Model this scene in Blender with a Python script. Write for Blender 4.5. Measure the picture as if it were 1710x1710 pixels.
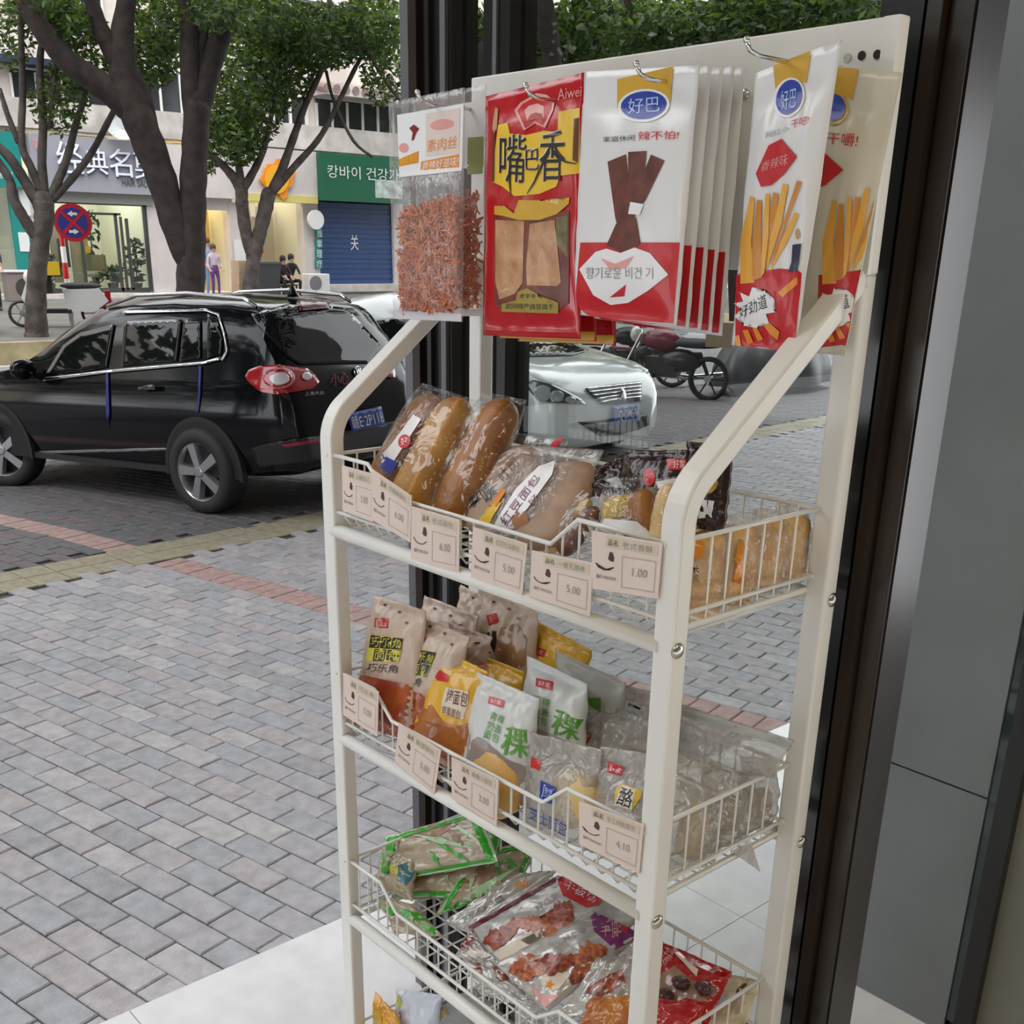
import bpy, bmesh, math, random
from math import sin, cos, tan, pi, radians, sqrt, hypot, atan2
from mathutils import Vector, Matrix, noise, geometry
random.seed(7)
for o in list(bpy.data.objects): bpy.data.objects.remove(o)
S = bpy.context.scene
COL = S.collection
V = Vector
# ---------------------------------------------------------------- camera
FPX, CX, CY, IMG = 1826.0, 855.0, 1107.0, 1710.0
YAW, PIT, ROL = radians(-48.1696), radians(20.8825), radians(-1.0737)
CAM = V((0, 0, 1.85))
_f = V((sin(YAW)*cos(PIT), cos(YAW)*cos(PIT), -sin(PIT)))
_r = V((cos(YAW), -sin(YAW), 0)); _d = _f.cross(_r)
AR = _r*cos(ROL) + _d*sin(ROL); AD = _d*cos(ROL) - _r*sin(ROL); AF = _f
cd = bpy.data.cameras.new('camera'); cam = bpy.data.objects.new('camera', cd); COL.objects.link(cam)
cam.matrix_world = Matrix(((AR.x, -AD.x, -AF.x, CAM.x), (AR.y, -AD.y, -AF.y, CAM.y), (AR.z, -AD.z, -AF.z, CAM.z), (0, 0, 0, 1)))
cd.sensor_width = 36; cd.lens = FPX/IMG*36; cd.shift_y = (CY-IMG/2)/IMG; cd.clip_start = .02; cd.clip_end = 500
S.camera = cam
# ---------------------------------------------------------------- light
w = bpy.data.worlds.new('world'); S.world = w; w.use_nodes = True
nt = w.node_tree; bg = nt.nodes['Background']
tc = nt.nodes.new('ShaderNodeTexCoord'); nz = nt.nodes.new('ShaderNodeTexNoise'); nz.inputs['Scale'].default_value = 2.2; nz.inputs['Detail'].default_value = 4
cr = nt.nodes.new('ShaderNodeValToRGB'); cr.color_ramp.elements[0].color = (.80, .84, .90, 1); cr.color_ramp.elements[1].color = (1, 1, 1, 1)
nt.links.new(tc.outputs['Generated'], nz.inputs['Vector']); nt.links.new(nz.outputs['Fac'], cr.inputs['Fac']); nt.links.new(cr.outputs['Color'], bg.inputs['Color'])
bg.inputs['Strength'].default_value = 2.1
sd = bpy.data.lights.new('sun', 'SUN'); so = bpy.data.objects.new('sun', sd); COL.objects.link(so)
sd.energy = 1.3; sd.angle = radians(35); sd.color = (1, .97, .93)
so.rotation_euler = V((-.45, .30, -1)).to_track_quat('-Z', 'Y').to_euler()
vs = S.view_settings; vs.view_transform = 'Standard'; vs.look = 'None'; vs.gamma = 1; vs.exposure = .70; vs.use_curve_mapping = False
# ---------------------------------------------------------------- pixel -> direction (distance always comes from what the thing touches)
def ray(x, y): return AR*((x-CX)/FPX) + AD*((y-CY)/FPX) + AF
def on_y(x, y, Y): d = ray(x, y); return CAM + d*(Y/d.y)
def on_x(x, y, X): d = ray(x, y); return CAM + d*(X/d.x)
def on_z(x, y, Z): d = ray(x, y); return CAM + d*((Z-CAM.z)/d.z)
def on_plane(x, y, p0, n): d = ray(x, y); return CAM + d*((p0-CAM).dot(n)/d.dot(n))
def at_dist(x, y, L): d = ray(x, y); return CAM + d*(L/hypot(d.x, d.y))
# ---------------------------------------------------------------- materials
_M = {}
def mat(name, col=(.8, .8, .8), rough=.5, metal=0., spec=.5, var=0., vscale=8., bump=0., bscale=40., coat=0., emis=None, estr=0., col2=None, wear=None):
    if name in _M: return _M[name]
    m = bpy.data.materials.new(name); m.use_nodes = True; t = m.node_tree; b = t.nodes['Principled BSDF']
    b.inputs['Base Color'].default_value = (*col, 1); b.inputs['Roughness'].default_value = rough
    b.inputs['Metallic'].default_value = metal; b.inputs['Specular IOR Level'].default_value = spec
    b.inputs['Coat Weight'].default_value = coat; b.inputs['Coat Roughness'].default_value = .08
    if emis: b.inputs['Emission Color'].default_value = (*emis, 1); b.inputs['Emission Strength'].default_value = estr
    tcn = None
    if var or bump:
        tcn = t.nodes.new('ShaderNodeTexCoord')
    if var or col2:
        if not tcn: tcn = t.nodes.new('ShaderNodeTexCoord')
        n = t.nodes.new('ShaderNodeTexNoise'); n.inputs['Scale'].default_value = vscale; n.inputs['Detail'].default_value = 5
        r = t.nodes.new('ShaderNodeValToRGB')
        c2 = col2 if col2 else tuple(max(0, c*(1-var)) for c in col); c1 = col if col2 else tuple(min(1, c*(1+var)) for c in col)
        r.color_ramp.elements[0].position = .35; r.color_ramp.elements[1].position = .65
        r.color_ramp.elements[0].color = (*c2, 1); r.color_ramp.elements[1].color = (*c1, 1)
        t.links.new(tcn.outputs['Object'], n.inputs['Vector']); t.links.new(n.outputs['Fac'], r.inputs['Fac']); t.links.new(r.outputs['Color'], b.inputs['Base Color'])
    if bump:
        n2 = t.nodes.new('ShaderNodeTexNoise'); n2.inputs['Scale'].default_value = bscale; n2.inputs['Detail'].default_value = 4
        bp = t.nodes.new('ShaderNodeBump'); bp.inputs['Strength'].default_value = bump; bp.inputs['Distance'].default_value = .01
        t.links.new(tcn.outputs['Object'], n2.inputs['Vector']); t.links.new(n2.outputs['Fac'], bp.inputs['Height']); t.links.new(bp.outputs['Normal'], b.inputs['Normal'])
    _M[name] = m; return m
def objvar(m, amt=.25, tint=None):
    """per-object random value on the base colour of a material"""
    t = m.node_tree; b = t.nodes['Principled BSDF']
    oi = t.nodes.new('ShaderNodeObjectInfo'); mr = t.nodes.new('ShaderNodeMapRange'); mr.inputs['To Min'].default_value = 1-amt; mr.inputs['To Max'].default_value = 1+amt
    mx = t.nodes.new('ShaderNodeMix'); mx.data_type = 'RGBA'; mx.blend_type = 'MULTIPLY'; mx.inputs[0].default_value = 1
    t.links.new(oi.outputs['Random'], mr.inputs['Value'])
    bc = b.inputs['Base Color']
    if bc.links: src = bc.links[0].from_socket; t.links.new(src, mx.inputs[6])
    else: mx.inputs[6].default_value = bc.default_value
    t.links.new(mr.outputs['Result'], mx.inputs[7]); t.links.new(mx.outputs[2], bc)
    return m
def film(name, tint=(1, 1, 1), refl=.12, rough=.06, haze=0., hazecol=(.9, .9, .9), bump=.0, bscale=60.):
    """thin clear sheet: transparent + glossy (+ a little milky diffuse)"""
    if name in _M: return _M[name]
    m = bpy.data.materials.new(name); m.use_nodes = True; t = m.node_tree; t.nodes.clear()
    out = t.nodes.new('ShaderNodeOutputMaterial'); tr = t.nodes.new('ShaderNodeBsdfTransparent'); gl = t.nodes.new('ShaderNodeBsdfGlossy')
    tr.inputs['Color'].default_value = (*tint, 1); gl.inputs['Roughness'].default_value = rough; gl.inputs['Color'].default_value = (1, 1, 1, 1)
    fr = t.nodes.new('ShaderNodeLayerWeight'); fr.inputs['Blend'].default_value = .25
    mr = t.nodes.new('ShaderNodeMapRange'); mr.inputs['To Min'].default_value = refl*.5; mr.inputs['To Max'].default_value = min(1, refl*4)
    t.links.new(fr.outputs['Facing'], mr.inputs['Value'])
    mx = t.nodes.new('ShaderNodeMixShader'); t.links.new(mr.outputs['Result'], mx.inputs[0])
    base = tr.outputs[0]
    if haze:
        df = t.nodes.new('ShaderNodeBsdfDiffuse'); df.inputs['Color'].default_value = (*hazecol, 1)
        m2 = t.nodes.new('ShaderNodeMixShader'); m2.inputs[0].default_value = haze
        t.links.new(tr.outputs[0], m2.inputs[1]); t.links.new(df.outputs[0], m2.inputs[2]); base = m2.outputs[0]
    t.links.new(base, mx.inputs[1]); t.links.new(gl.outputs[0], mx.inputs[2]); t.links.new(mx.outputs[0], out.inputs['Surface'])
    if bump:
        tcn = t.nodes.new('ShaderNodeTexCoord'); n2 = t.nodes.new('ShaderNodeTexNoise'); n2.inputs['Scale'].default_value = bscale; n2.inputs['Detail'].default_value = 3; n2.inputs['Distortion'].default_value = 1.2
        bp = t.nodes.new('ShaderNodeBump'); bp.inputs['Strength'].default_value = bump; bp.inputs['Distance'].default_value = .02
        t.links.new(tcn.outputs['Object'], n2.inputs['Vector']); t.links.new(n2.outputs['Fac'], bp.inputs['Height']); t.links.new(bp.outputs['Normal'], gl.inputs['Normal']); t.links.new(bp.outputs['Normal'], fr.inputs['Normal'])
    _M[name] = m; return m
# ---------------------------------------------------------------- objects
def tag(o, label=None, cat=None, group=None, kind=None):
    if label: o['label'] = label
    if cat: o['category'] = cat
    if group: o['group'] = group
    if kind: o['kind'] = kind
    return o
def thing(name, label, cat, loc=(0, 0, 0), group=None, kind=None):
    o = bpy.data.objects.new(name, None); o.empty_display_size = .05; COL.objects.link(o); o.location = loc
    return tag(o, label, cat, group, kind)
def link(name, me, m=None, parent=None, smooth=False):
    o = bpy.data.objects.new(name, me); COL.objects.link(o)
    if m is not None and not me.materials: me.materials.append(m)
    if parent is not None:
        o.parent = parent
        l = V((0, 0, 0)); p = parent
        while p is not None:
            l += p.matrix_parent_inverse.translation + p.location if p.parent else p.location
            p = p.parent
        o.matrix_parent_inverse = Matrix.Translation(-l)
    if smooth: me.polygons.foreach_set('use_smooth', [True]*len(me.polygons))
    return o
class MB:
    def __init__(s): s.v = []; s.f = []
    def add(s, vs, fs):
        b = len(s.v); s.v += [tuple(p) for p in vs]; s.f += [tuple(b+i for i in f) for f in fs]; return s
    def box(s, a, b):
        x0, y0, z0 = (min(a[i], b[i]) for i in range(3)); x1, y1, z1 = (max(a[i], b[i]) for i in range(3))
        return s.add([(x0,y0,z0),(x1,y0,z0),(x1,y1,z0),(x0,y1,z0),(x0,y0,z1),(x1,y0,z1),(x1,y1,z1),(x0,y1,z1)],
                     [(0,3,2,1),(4,5,6,7),(0,1,5,4),(1,2,6,5),(2,3,7,6),(3,0,4,7)])
    def hexa(s, p):  # 8 points bottom 4 ccw, top 4 ccw
        return s.add(p, [(0,3,2,1),(4,5,6,7),(0,1,5,4),(1,2,6,5),(2,3,7,6),(3,0,4,7)])
    def tube(s, path, r, n=8, cap=True, flat=None, up=V((0,0,1))):
        """round tube, or rectangle flat=(w,h) with w across (path x up)"""
        P = [V(p) for p in path]; rings = []; R = r if isinstance(r, (list, tuple)) else [r]*len(P)
        for i, p in enumerate(P):
            t = (P[min(i+1, len(P)-1)] - P[max(i-1, 0)]).normalized()
            if i == 0:
                a = t.cross(up)
                if a.length < 1e-4: a = t.cross(V((0, 1, 0))) if abs(t.y) < .9 else t.cross(V((1, 0, 0)))
            else: a = a-t*a.dot(t)
            a.normalize(); b = a.cross(t).normalized()
            if flat:
                w, h = flat; rings.append([p+a*x*w/2+b*y*h/2 for x, y in ((-1,-1),(1,-1),(1,1),(-1,1))])
            else: rings.append([p+a*cos(2*pi*k/n)*R[i]+b*sin(2*pi*k/n)*R[i] for k in range(n)])
        n = len(rings[0]); vs = [q for r_ in rings for q in r_]; fs = []
        for i in range(len(P)-1):
            for k in range(n): fs.append((i*n+k, i*n+(k+1)%n, (i+1)*n+(k+1)%n, (i+1)*n+k))
        if cap: fs += [tuple(range(n))[::-1], tuple(range((len(P)-1)*n, len(P)*n))]
        return s.add(vs, fs)
    def prism(s, pts, ext):
        n = len(pts); e = V(ext); P = [V(p) for p in pts]
        return s.add(P+[p+e for p in P], [tuple(range(n))[::-1], tuple(range(n, 2*n))]+[(i, (i+1)%n, n+(i+1)%n, n+i) for i in range(n)])
    def lathe(s, prof, c, axis=V((0,0,1)), n=16, cap=True):
        axis = V(axis).normalized(); a = axis.orthogonal().normalized(); b = axis.cross(a); c = V(c); vs = []; fs = []
        for r, h in prof:
            for k in range(n): vs.append(c+axis*h+(a*cos(2*pi*k/n)+b*sin(2*pi*k/n))*r)
        for i in range(len(prof)-1):
            for k in range(n): fs.append((i*n+k, i*n+(k+1)%n, (i+1)*n+(k+1)%n, (i+1)*n+k))
        if cap: fs += [tuple(range(n))[::-1], tuple(range((len(prof)-1)*n, len(prof)*n))]
        return s.add(vs, fs)
    def ball(s, c, r, n=10, m=6):
        r = r if isinstance(r, (tuple, list)) else (r, r, r); vs = []; fs = []
        for i in range(m+1):
            th = pi*i/m
            for k in range(n): vs.append((c[0]+r[0]*sin(th)*cos(2*pi*k/n), c[1]+r[1]*sin(th)*sin(2*pi*k/n), c[2]+r[2]*cos(th)))
        for i in range(m):
            for k in range(n): fs.append((i*n+k, (i+1)*n+k, (i+1)*n+(k+1)%n, i*n+(k+1)%n))
        return s.add(vs, fs)
    def mesh(s, name, m=None):
        me = bpy.data.meshes.new(name); me.from_pydata(s.v, [], s.f); me.validate()
        bm = bmesh.new(); bm.from_mesh(me); bmesh.ops.recalc_face_normals(bm, faces=bm.faces); bm.to_mesh(me); bm.free()
        if m: me.materials.append(m)
        return me
    def build(s, name, m, parent=None, smooth=False, bevel=0.):
        o = link(name, s.mesh(name, m), None, parent, smooth)
        if bevel:
            b = o.modifiers.new('bevel', 'BEVEL'); b.width = bevel; b.segments = 2; b.limit_method = 'ANGLE'
        return o
def smooth_obj(o, ang=40):
    me = o.data; me.polygons.foreach_set('use_smooth', [True]*len(me.polygons))
    try: me.set_sharp_from_angle(angle=radians(ang))
    except Exception: pass
    return o
def struct(name, mb, m, parent=None, bevel=0.):
    o = mb.build(name, m, parent, bevel=bevel)
    if parent is None: o['kind'] = 'structure'
    return o
# ================================================================ the shop's own floor, glass wall and door frames
FZ = .42
M_tile = mat('white_floor_tile', (.80, .79, .80), .12, var=.05, vscale=14, bump=.02, bscale=6)
M_grout = mat('tile_grout', (.42, .42, .43), .8)
M_black = mat('black_aluminium', (.012, .011, .012), .22, spec=.6, var=.3, vscale=3)
M_brown_tint = mat('brown_tint_aluminium', (.022, .014, .010), .25, spec=.6, var=.4, vscale=4)  # brown tint; on the right column it paints the room's reflection
M_greyalu = mat('grey_aluminium', (.16, .155, .17), .35, metal=.4)
M_glass = film('window_glass', (.90, .92, .91), .018, .01)
fl = struct('floor', MB().box((-1.816, -1.6, .0), (1.4, 4.4, FZ-.006)), M_grout)
tx = [-1.816, -1.236, -.636, -.036, .564, 1.164, 1.4]; ty = [-1.6, -1.172, -.572, .028, .628, 1.228, 1.828, 2.428, 3.028, 3.628, 4.228, 4.4]
for i in range(len(tx)-1):
    for j in range(len(ty)-1):
        g = .0012
        b = MB().box((tx[i]+(g if i else -.004), ty[j]+g, FZ-.008), (tx[i+1]-g, ty[j+1]-g, FZ)); b.build('floor_tile', M_tile, fl)
# grey panelled wall behind the door frame
M_wall = mat('grey_wall_panel', (.23, .25, .265), .38, var=.10, vscale=3.2)
wl = struct('wall_back', MB().box((-.978, 1.818, FZ), (-.735, 1.96, 3.3)), mat('panel_joint', (.06, .065, .07), .7))
MB().box((-.982, 1.81, FZ+.001), (-.735, 1.83, .934)).build('wall_panel', M_wall, wl)
MB().box((-.982, 1.81, .938), (-.735, 1.83, 3.3)).build('wall_panel', M_wall, wl)
# side window at the right edge: glass strip, black stile, pale panel
w1 = struct('window_1', MB().box((-.714, 1.80, FZ), (-.680, 1.87, 3.3)), M_black)
MB().box((-.735, 1.815, FZ+.03), (-.714, 1.823, 3.3)).build('glass_strip', mat('green_glass_edge', (.03, .055, .06), .06, spec=.8), w1)
MB().box((-.733, 1.80, FZ), (-.60, 1.84, FZ+.012)).build('bottom_rail', M_greyalu, w1)
MB().box((-.680, 1.822, FZ), (-.30, 1.87, 3.3)).build('side_panel', mat('pale_side_panel', (.27, .265, .23), .5, var=.12, vscale=2.5), w1)
# glass partition behind the rack with its posts
GY = 1.12
dA = struct('trim_1', MB().box((-1.513, GY, FZ), (-1.408, GY+.05, 3.3)), M_black)
MB().box((-1.528, GY-.004, FZ), (-1.505, GY+.05, 3.3)).build('cover_strip', M_greyalu, dA)
MB().box((-1.497, GY-.012, FZ), (-1.477, GY+.01, 3.3)).build('cover_strip', M_brown_tint, dA)
MB().box((-1.462, GY-.008, FZ), (-1.452, GY+.01, 3.3)).build('cover_strip', M_black, dA)
MB().box((-1.428, GY-.006, FZ), (-1.416, GY+.01, 3.3)).build('cover_strip', M_greyalu, dA)
dB = struct('trim_2', MB().box((-1.336, GY, FZ), (-1.280, GY+.05, 3.3)), M_black)
MB().box((-1.312, GY-.004, FZ), (-1.304, GY+.01, 3.3)).build('cover_strip', M_greyalu, dB)
dC = struct('trim_3', MB().box((-.709, GY, FZ), (-.604, GY+.06, 3.3)), M_black)
MB().box((-.700, GY-.010, FZ), (-.655, GY+.01, 3.3)).build('cover_strip', M_black, dC)
MB().box((-.648, GY-.016, FZ), (-.632, GY+.01, 3.3)).build('cover_strip', M_brown_tint, dC)  # both brown ribs here have the reflected interior tinted into their colour
MB().box((-.629, GY-.004, FZ), (-.606, GY+.01, 3.3)).build('cover_strip', M_brown_tint, dC)
g = struct('window_2', MB().box((-1.408, GY+.02, FZ), (-1.336, GY+.028, 3.3)), M_glass)
g = struct('window_3', MB().box((-1.280, GY+.02, FZ), (-.709, GY+.028, 3.3)), M_glass)
# ================================================================ the rest of the shop around the viewer
M_ceil = mat('ceiling_white', (.34, .32, .28), .8, var=.04, vscale=2); M_inwall = mat('shop_inner_wall', (.26, .22, .16), .7, var=.06, vscale=2)
struct('ceiling', MB().box((-1.70, -2.2, 3.30), (2.4, 4.5, 3.42)), M_ceil)
struct('wall_right', MB().box((2.2, -2.2, FZ), (2.4, 4.5, 3.3)), M_inwall)
struct('wall_front', MB().box((-.6, -2.4, FZ), (2.4, -2.2, 3.3)), M_inwall)
M_own = mat('own_facade', (.11, .105, .10), .8, var=.15, vscale=1.5)
struct('wall_upper', MB().box((-1.9, -14, 3.42), (6, 30, 22)), M_own)
struct('wall_left', MB().box((-1.9, -14, 0), (-1.6, -2.4, 3.42)), M_own)
struct('wall_far', MB().box((-1.9, 4.5, 0), (-1.6, 30, 3.42)), M_own)
# warm ceiling lamps
M_tube = mat('lamp_diffuser', (.9, .85, .7), .4, emis=(1., .80, .46), estr=4.6)
for k, (x, y) in enumerate(((.55, -.55), (.95, 1.0))):
    lm = thing('ceiling_lamp', ('warm square ceiling lamp over the shop entrance', 'warm square ceiling lamp farther inside the shop')[k], 'lamp', (x, y, 3.3), 'ceiling lamps of the shop')
    MB().box((x-.32, y-.32, 3.27), (x+.32, y+.32, 3.30)).build('housing', M_greyalu, lm); MB().box((x-.29, y-.29, 3.255), (x+.29, y+.29, 3.27)).build('diffuser', M_tube, lm)
# ================================================================ the white rack
M_white = mat('white_powder_coat', (.80, .79, .76), .32, spec=.5, var=.03, vscale=10)
M_wire = mat('white_wire', (.80, .80, .78), .3)
M_screw = mat('steel_screw', (.55, .54, .5), .25, metal=1)
M_hole = mat('dark_hole', (.02, .02, .02), .8)
XL, XR, YF, YB = -1.280, -.645, .80, 1.06
rack = thing('snack_rack', 'white metal display rack with wire baskets and pegboard header, beside the door', 'rack', ((XL+XR)/2, .93, FZ))
PW, PD = .030, .018    # post section
def side_frame(x):
    path = [(x, YF, FZ+.004)]
    path += [(x, YF, 1.60)]
    for k in range(1, 8):
        a = radians(58)*k/7; r = .055
        path.append((x, YF+r*(1-cos(a)), 1.60+r*sin(a)))
    y0, z0 = path[-1][1:]
    path.append((x, YB-.012, 1.823))
    m = MB().tube(path, 0, flat=(PW*.9, PD), up=V((1, 0, 0)))
    return m
for x in (XL+.015, XR-.0135):
    # front post bends over and runs back to the header
    m = MB(); path = [(x, YF, FZ+.004), (x, YF, 1.60)]
    for k in range(1, 9):
        a = radians(56)*k/8; r = .06; path.append((x, YF+r*(1-cos(a)), 1.60+r*sin(a)))
    path.append((x, YB-.006, 1.826))
    m.tube(path, 0, flat=(PD+.004, .027), up=V((1, 0, 0)))
    o = m.build('front_post', M_white, rack, bevel=.003); 
    MB().box((x-.0135, YB-.012, FZ+.004), (x+.0135, YB+.012, 1.83)).build('back_post', M_white, rack, bevel=.003)
    MB().lathe([(.016, 0), (.016, .006), (.012, .012)], (x, YF, FZ)).build('foot', mat('black_rubber', (.02, .02, .02), .7), rack)
    MB().lathe([(.016, 0), (.016, .006), (.012, .012)], (x, YB, FZ)).build('foot', mat('black_rubber'), rack)
# header board with folded edges
hb = MB().box((XL, 1.052, 1.829), (XR+.004, 1.066, 2.06)).build('header_board', M_white, rack, bevel=.002)
MB().box((XR-.012, 1.046, 1.829), (XR+.004, 1.053, 2.059)).build('edge_flange', M_white, hb)
for (px, py) in ((1439, 93), (1465, 91), (1415, 97)):
    p = on_y(px, py, 1.0515)
    MB().lathe([(.0042, 0), (.0042, .001)], p+V((0, .0002, 0)), (0, -1, 0), 12).build('peg_hole' if px != 1415 else 'screw', M_hole if px != 1415 else M_screw, hb)
TUBEZ = [1.480, 1.166, .855, .542]
for z in TUBEZ:
    MB().tube([(XL+.02, YF-.004, z), (XR-.02, YF-.004, z)], .0095, 12).build('cross_bar', M_white, rack, smooth=True)
    MB().tube([(XL+.02, YB, z), (XR-.02, YB, z)], .0095, 12).build('cross_bar', M_white, rack, smooth=True)
    for y in (YF-.004, YB+.004):
        MB().lathe([(.0085, 0), (.0085, .002), (.006, .004), (.003, .0048)], (XR-.001, y, z), (1, 0, 0), 14).build('bolt', M_screw, rack, smooth=True)
    MB().tube([(XL+.028, YF, z+.004), (XL+.028, YB, z+.004)], .004, 8).build('side_rail', M_white, rack, smooth=True)
    MB().tube([(XR-.028, YF, z+.004), (XR-.028, YB, z+.004)], .004, 8).build('side_rail', M_white, rack, smooth=True)
# baskets
def catpath(z_top, dip, xl, xr):
    s = [(xl, z_top), (xl+.085, z_top), (xl+.125, z_top-dip), (xr-.165, z_top-dip), (xr-.125, z_top), (xr, z_top)]
    return s
def basket(zt, label, dip=.034, xoff=0.):
    """zt: z of cross bar this basket rests on"""
    xl, xr, yf, yb = XL+.020, XR-.020, YF+.006, YB-.022
    zb, zl, z1 = zt+.012, zt+.027, zt+.104
    b = thing('wire_basket', label, 'basket', ((xl+xr)/2, .93, zb), 'wire baskets on the rack')
    fx = catpath(z1, dip, xl, xr)
    front = [(x, yf-.010, z) for x, z in fx]
    MB().tube([(xl-.006, yf-.010, z1)]+front[1:-1]+[(xr+.006, yf-.010, z1)], .0028, 8).build('front_rim', M_wire, b, smooth=True)
    MB().tube([(xl, yb+.008, z1), (xr, yb+.008, z1)], .0026, 8).build('back_rim', M_wire, b, smooth=True)
    for x in (xl, xr): MB().tube([(x, yf-.018, z1), (x, yb+.030, z1)], .0026, 8).build('side_rim', M_wire, b, smooth=True)
    MB().tube([(xl-.004, yf-.010, zl), (xr+.004, yf-.010, zl)], .0026, 8).build('front_rail', M_wire, b, smooth=True)
    MB().tube([(xl-.004, yb+.008, zl), (xr+.004, yb+.008, zl)], .0024, 8).build('back_rail', M_wire, b, smooth=True)
    for x in (xl, xr): MB().tube([(x, yf-.016, zl), (x, yb+.022, zl)], .0024, 8).build('side_rail', M_wire, b, smooth=True)
    MB().tube([(xl, yf, zb), (xl, yb, zb)], .003, 6).build('bottom_frame', M_wire, b); MB().tube([(xr, yf, zb), (xr, yb, zb)], .003, 6).build('bottom_frame', M_wire, b)
    def ztop(x):
        for (x0, a), (x1, c) in zip(fx, fx[1:]):
            if x0 <= x <= x1: return a+(c-a)*(x-x0)/(x1-x0)
        return z1
    n = 24
    for k in range(1, n):   # U wires: front upright, floor wire, back upright
        x = xl+(xr-xl)*k/n
        MB().tube([(x, yf-.008, ztop(x)), (x, yf-.008, zb+.01), (x, yf, zb), (x, yb, zb), (x, yb+.006, zb+.01), (x, yb+.006, z1)], .0015, 5).build('wire', M_wire, b)
    for k in range(1, 8):   # cross wires with side uprights
        y = yf+(yb-yf)*k/8
        MB().tube([(xl+.002, y, z1), (xl+.002, y, zb-.0015), (xr-.002, y, zb-.0015), (xr-.002, y, z1)], .0015, 5).build('wire', M_wire, b)
    return b
names = ['white wire basket of the top tier, filled with long bread packs', 'white wire basket of the second tier, filled with bread pouches',
         'white wire basket of the third tier, filled with green and red vacuum packs', 'lowest white wire basket, mostly cut off by the lower edge of the photo']
for z, l in zip(TUBEZ, names): basket(z, l)
# ================================================================ packaging tools
class Plane:
    """Y = y0 + k (z - z0) + ky (x - x0); or give n directly"""
    def __init__(s, y0=0, z0=0, k=0, ky=0, x0=0, p0=None, n=None):
        s.p0 = V(p0) if p0 else V((x0, y0, z0)); s.n = V(n).normalized() if n else V((-ky, 1, -k)).normalized()
        if s.n.dot(s.p0-CAM) > 0: s.n = -s.n          # towards the camera
    def at(s, x, y): return on_plane(x, y, s.p0, s.n)
def lerp2(c, u, v):   # c = TL,TR,BR,BL ; v up
    return (c[3]*(1-u)+c[2]*u)*(1-v) + (c[0]*(1-u)+c[1]*u)*v
_txt = {}
def text2d(s):
    if s in _txt: return _txt[s]
    cu = bpy.data.curves.new('t', 'FONT'); cu.body = s; cu.resolution_u = 2; cu.size = 1
    o = bpy.data.objects.new('t', cu); COL.objects.link(o); bpy.context.view_layer.update()
    dg = bpy.context.evaluated_depsgraph_get(); me = bpy.data.meshes.new_from_object(o.evaluated_get(dg))
    vs = [(v.co.x, v.co.y) for v in me.vertices]; fs = [tuple(p.vertices) for p in me.polygons]
    bpy.data.objects.remove(o); bpy.data.curves.remove(cu); bpy.data.meshes.remove(me)
    if vs:
        x0 = min(v[0] for v in vs); x1 = max(v[0] for v in vs); y0 = min(v[1] for v in vs); y1 = max(v[1] for v in vs)
        vs = [((v[0]-x0)/max(1e-6, x1-x0), (v[1]-y0)/max(1e-6, y1-y0)) for v in vs]
    _txt[s] = (vs, fs); return _txt[s]
def ell(cx, cy, rx, ry, n=20, rot=0, a0=0, a1=360):
    r = radians(rot); out = []
    full = abs(a1-a0) >= 360; m = n if full else n+1
    for k in range(m):
        a = radians(a0+(a1-a0)*k/n); x, y = rx*cos(a), ry*sin(a); out.append((cx+x*cos(r)-y*sin(r), cy+x*sin(r)+y*cos(r)))
    return out
def stroke(pts, w):
    """px polyline thickened to a polygon"""
    L, R_ = [], []
    for i, p in enumerate(pts):
        a = pts[max(0, i-1)]; b = pts[min(len(pts)-1, i+1)]; dx, dy = b[0]-a[0], b[1]-a[1]; l = hypot(dx, dy) or 1
        ww = w[i] if isinstance(w, (list, tuple)) else w
        L.append((p[0]-dy/l*ww/2, p[1]+dx/l*ww/2)); R_.append((p[0]+dy/l*ww/2, p[1]-dx/l*ww/2))
    return L+R_[::-1]
def star(cx, cy, r1, r2, n, rot=0, sq=1):
    return [(cx+(r1 if k % 2 == 0 else r2)*cos(radians(rot)+pi*k/n), cy+sq*(r1 if k % 2 == 0 else r2)*sin(radians(rot)+pi*k/n)) for k in range(2*n)]
def rrect(x0, y0, x1, y1, r, n=4):
    out = []
    for cx, cy, a in ((x1-r, y0+r, -90), (x1-r, y1-r, 0), (x0+r, y1-r, 90), (x0+r, y0+r, 180)):
        for k in range(n+1): out.append((cx+r*cos(radians(a+90*k/n)), cy+r*sin(radians(a+90*k/n))))
    return out
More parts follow.
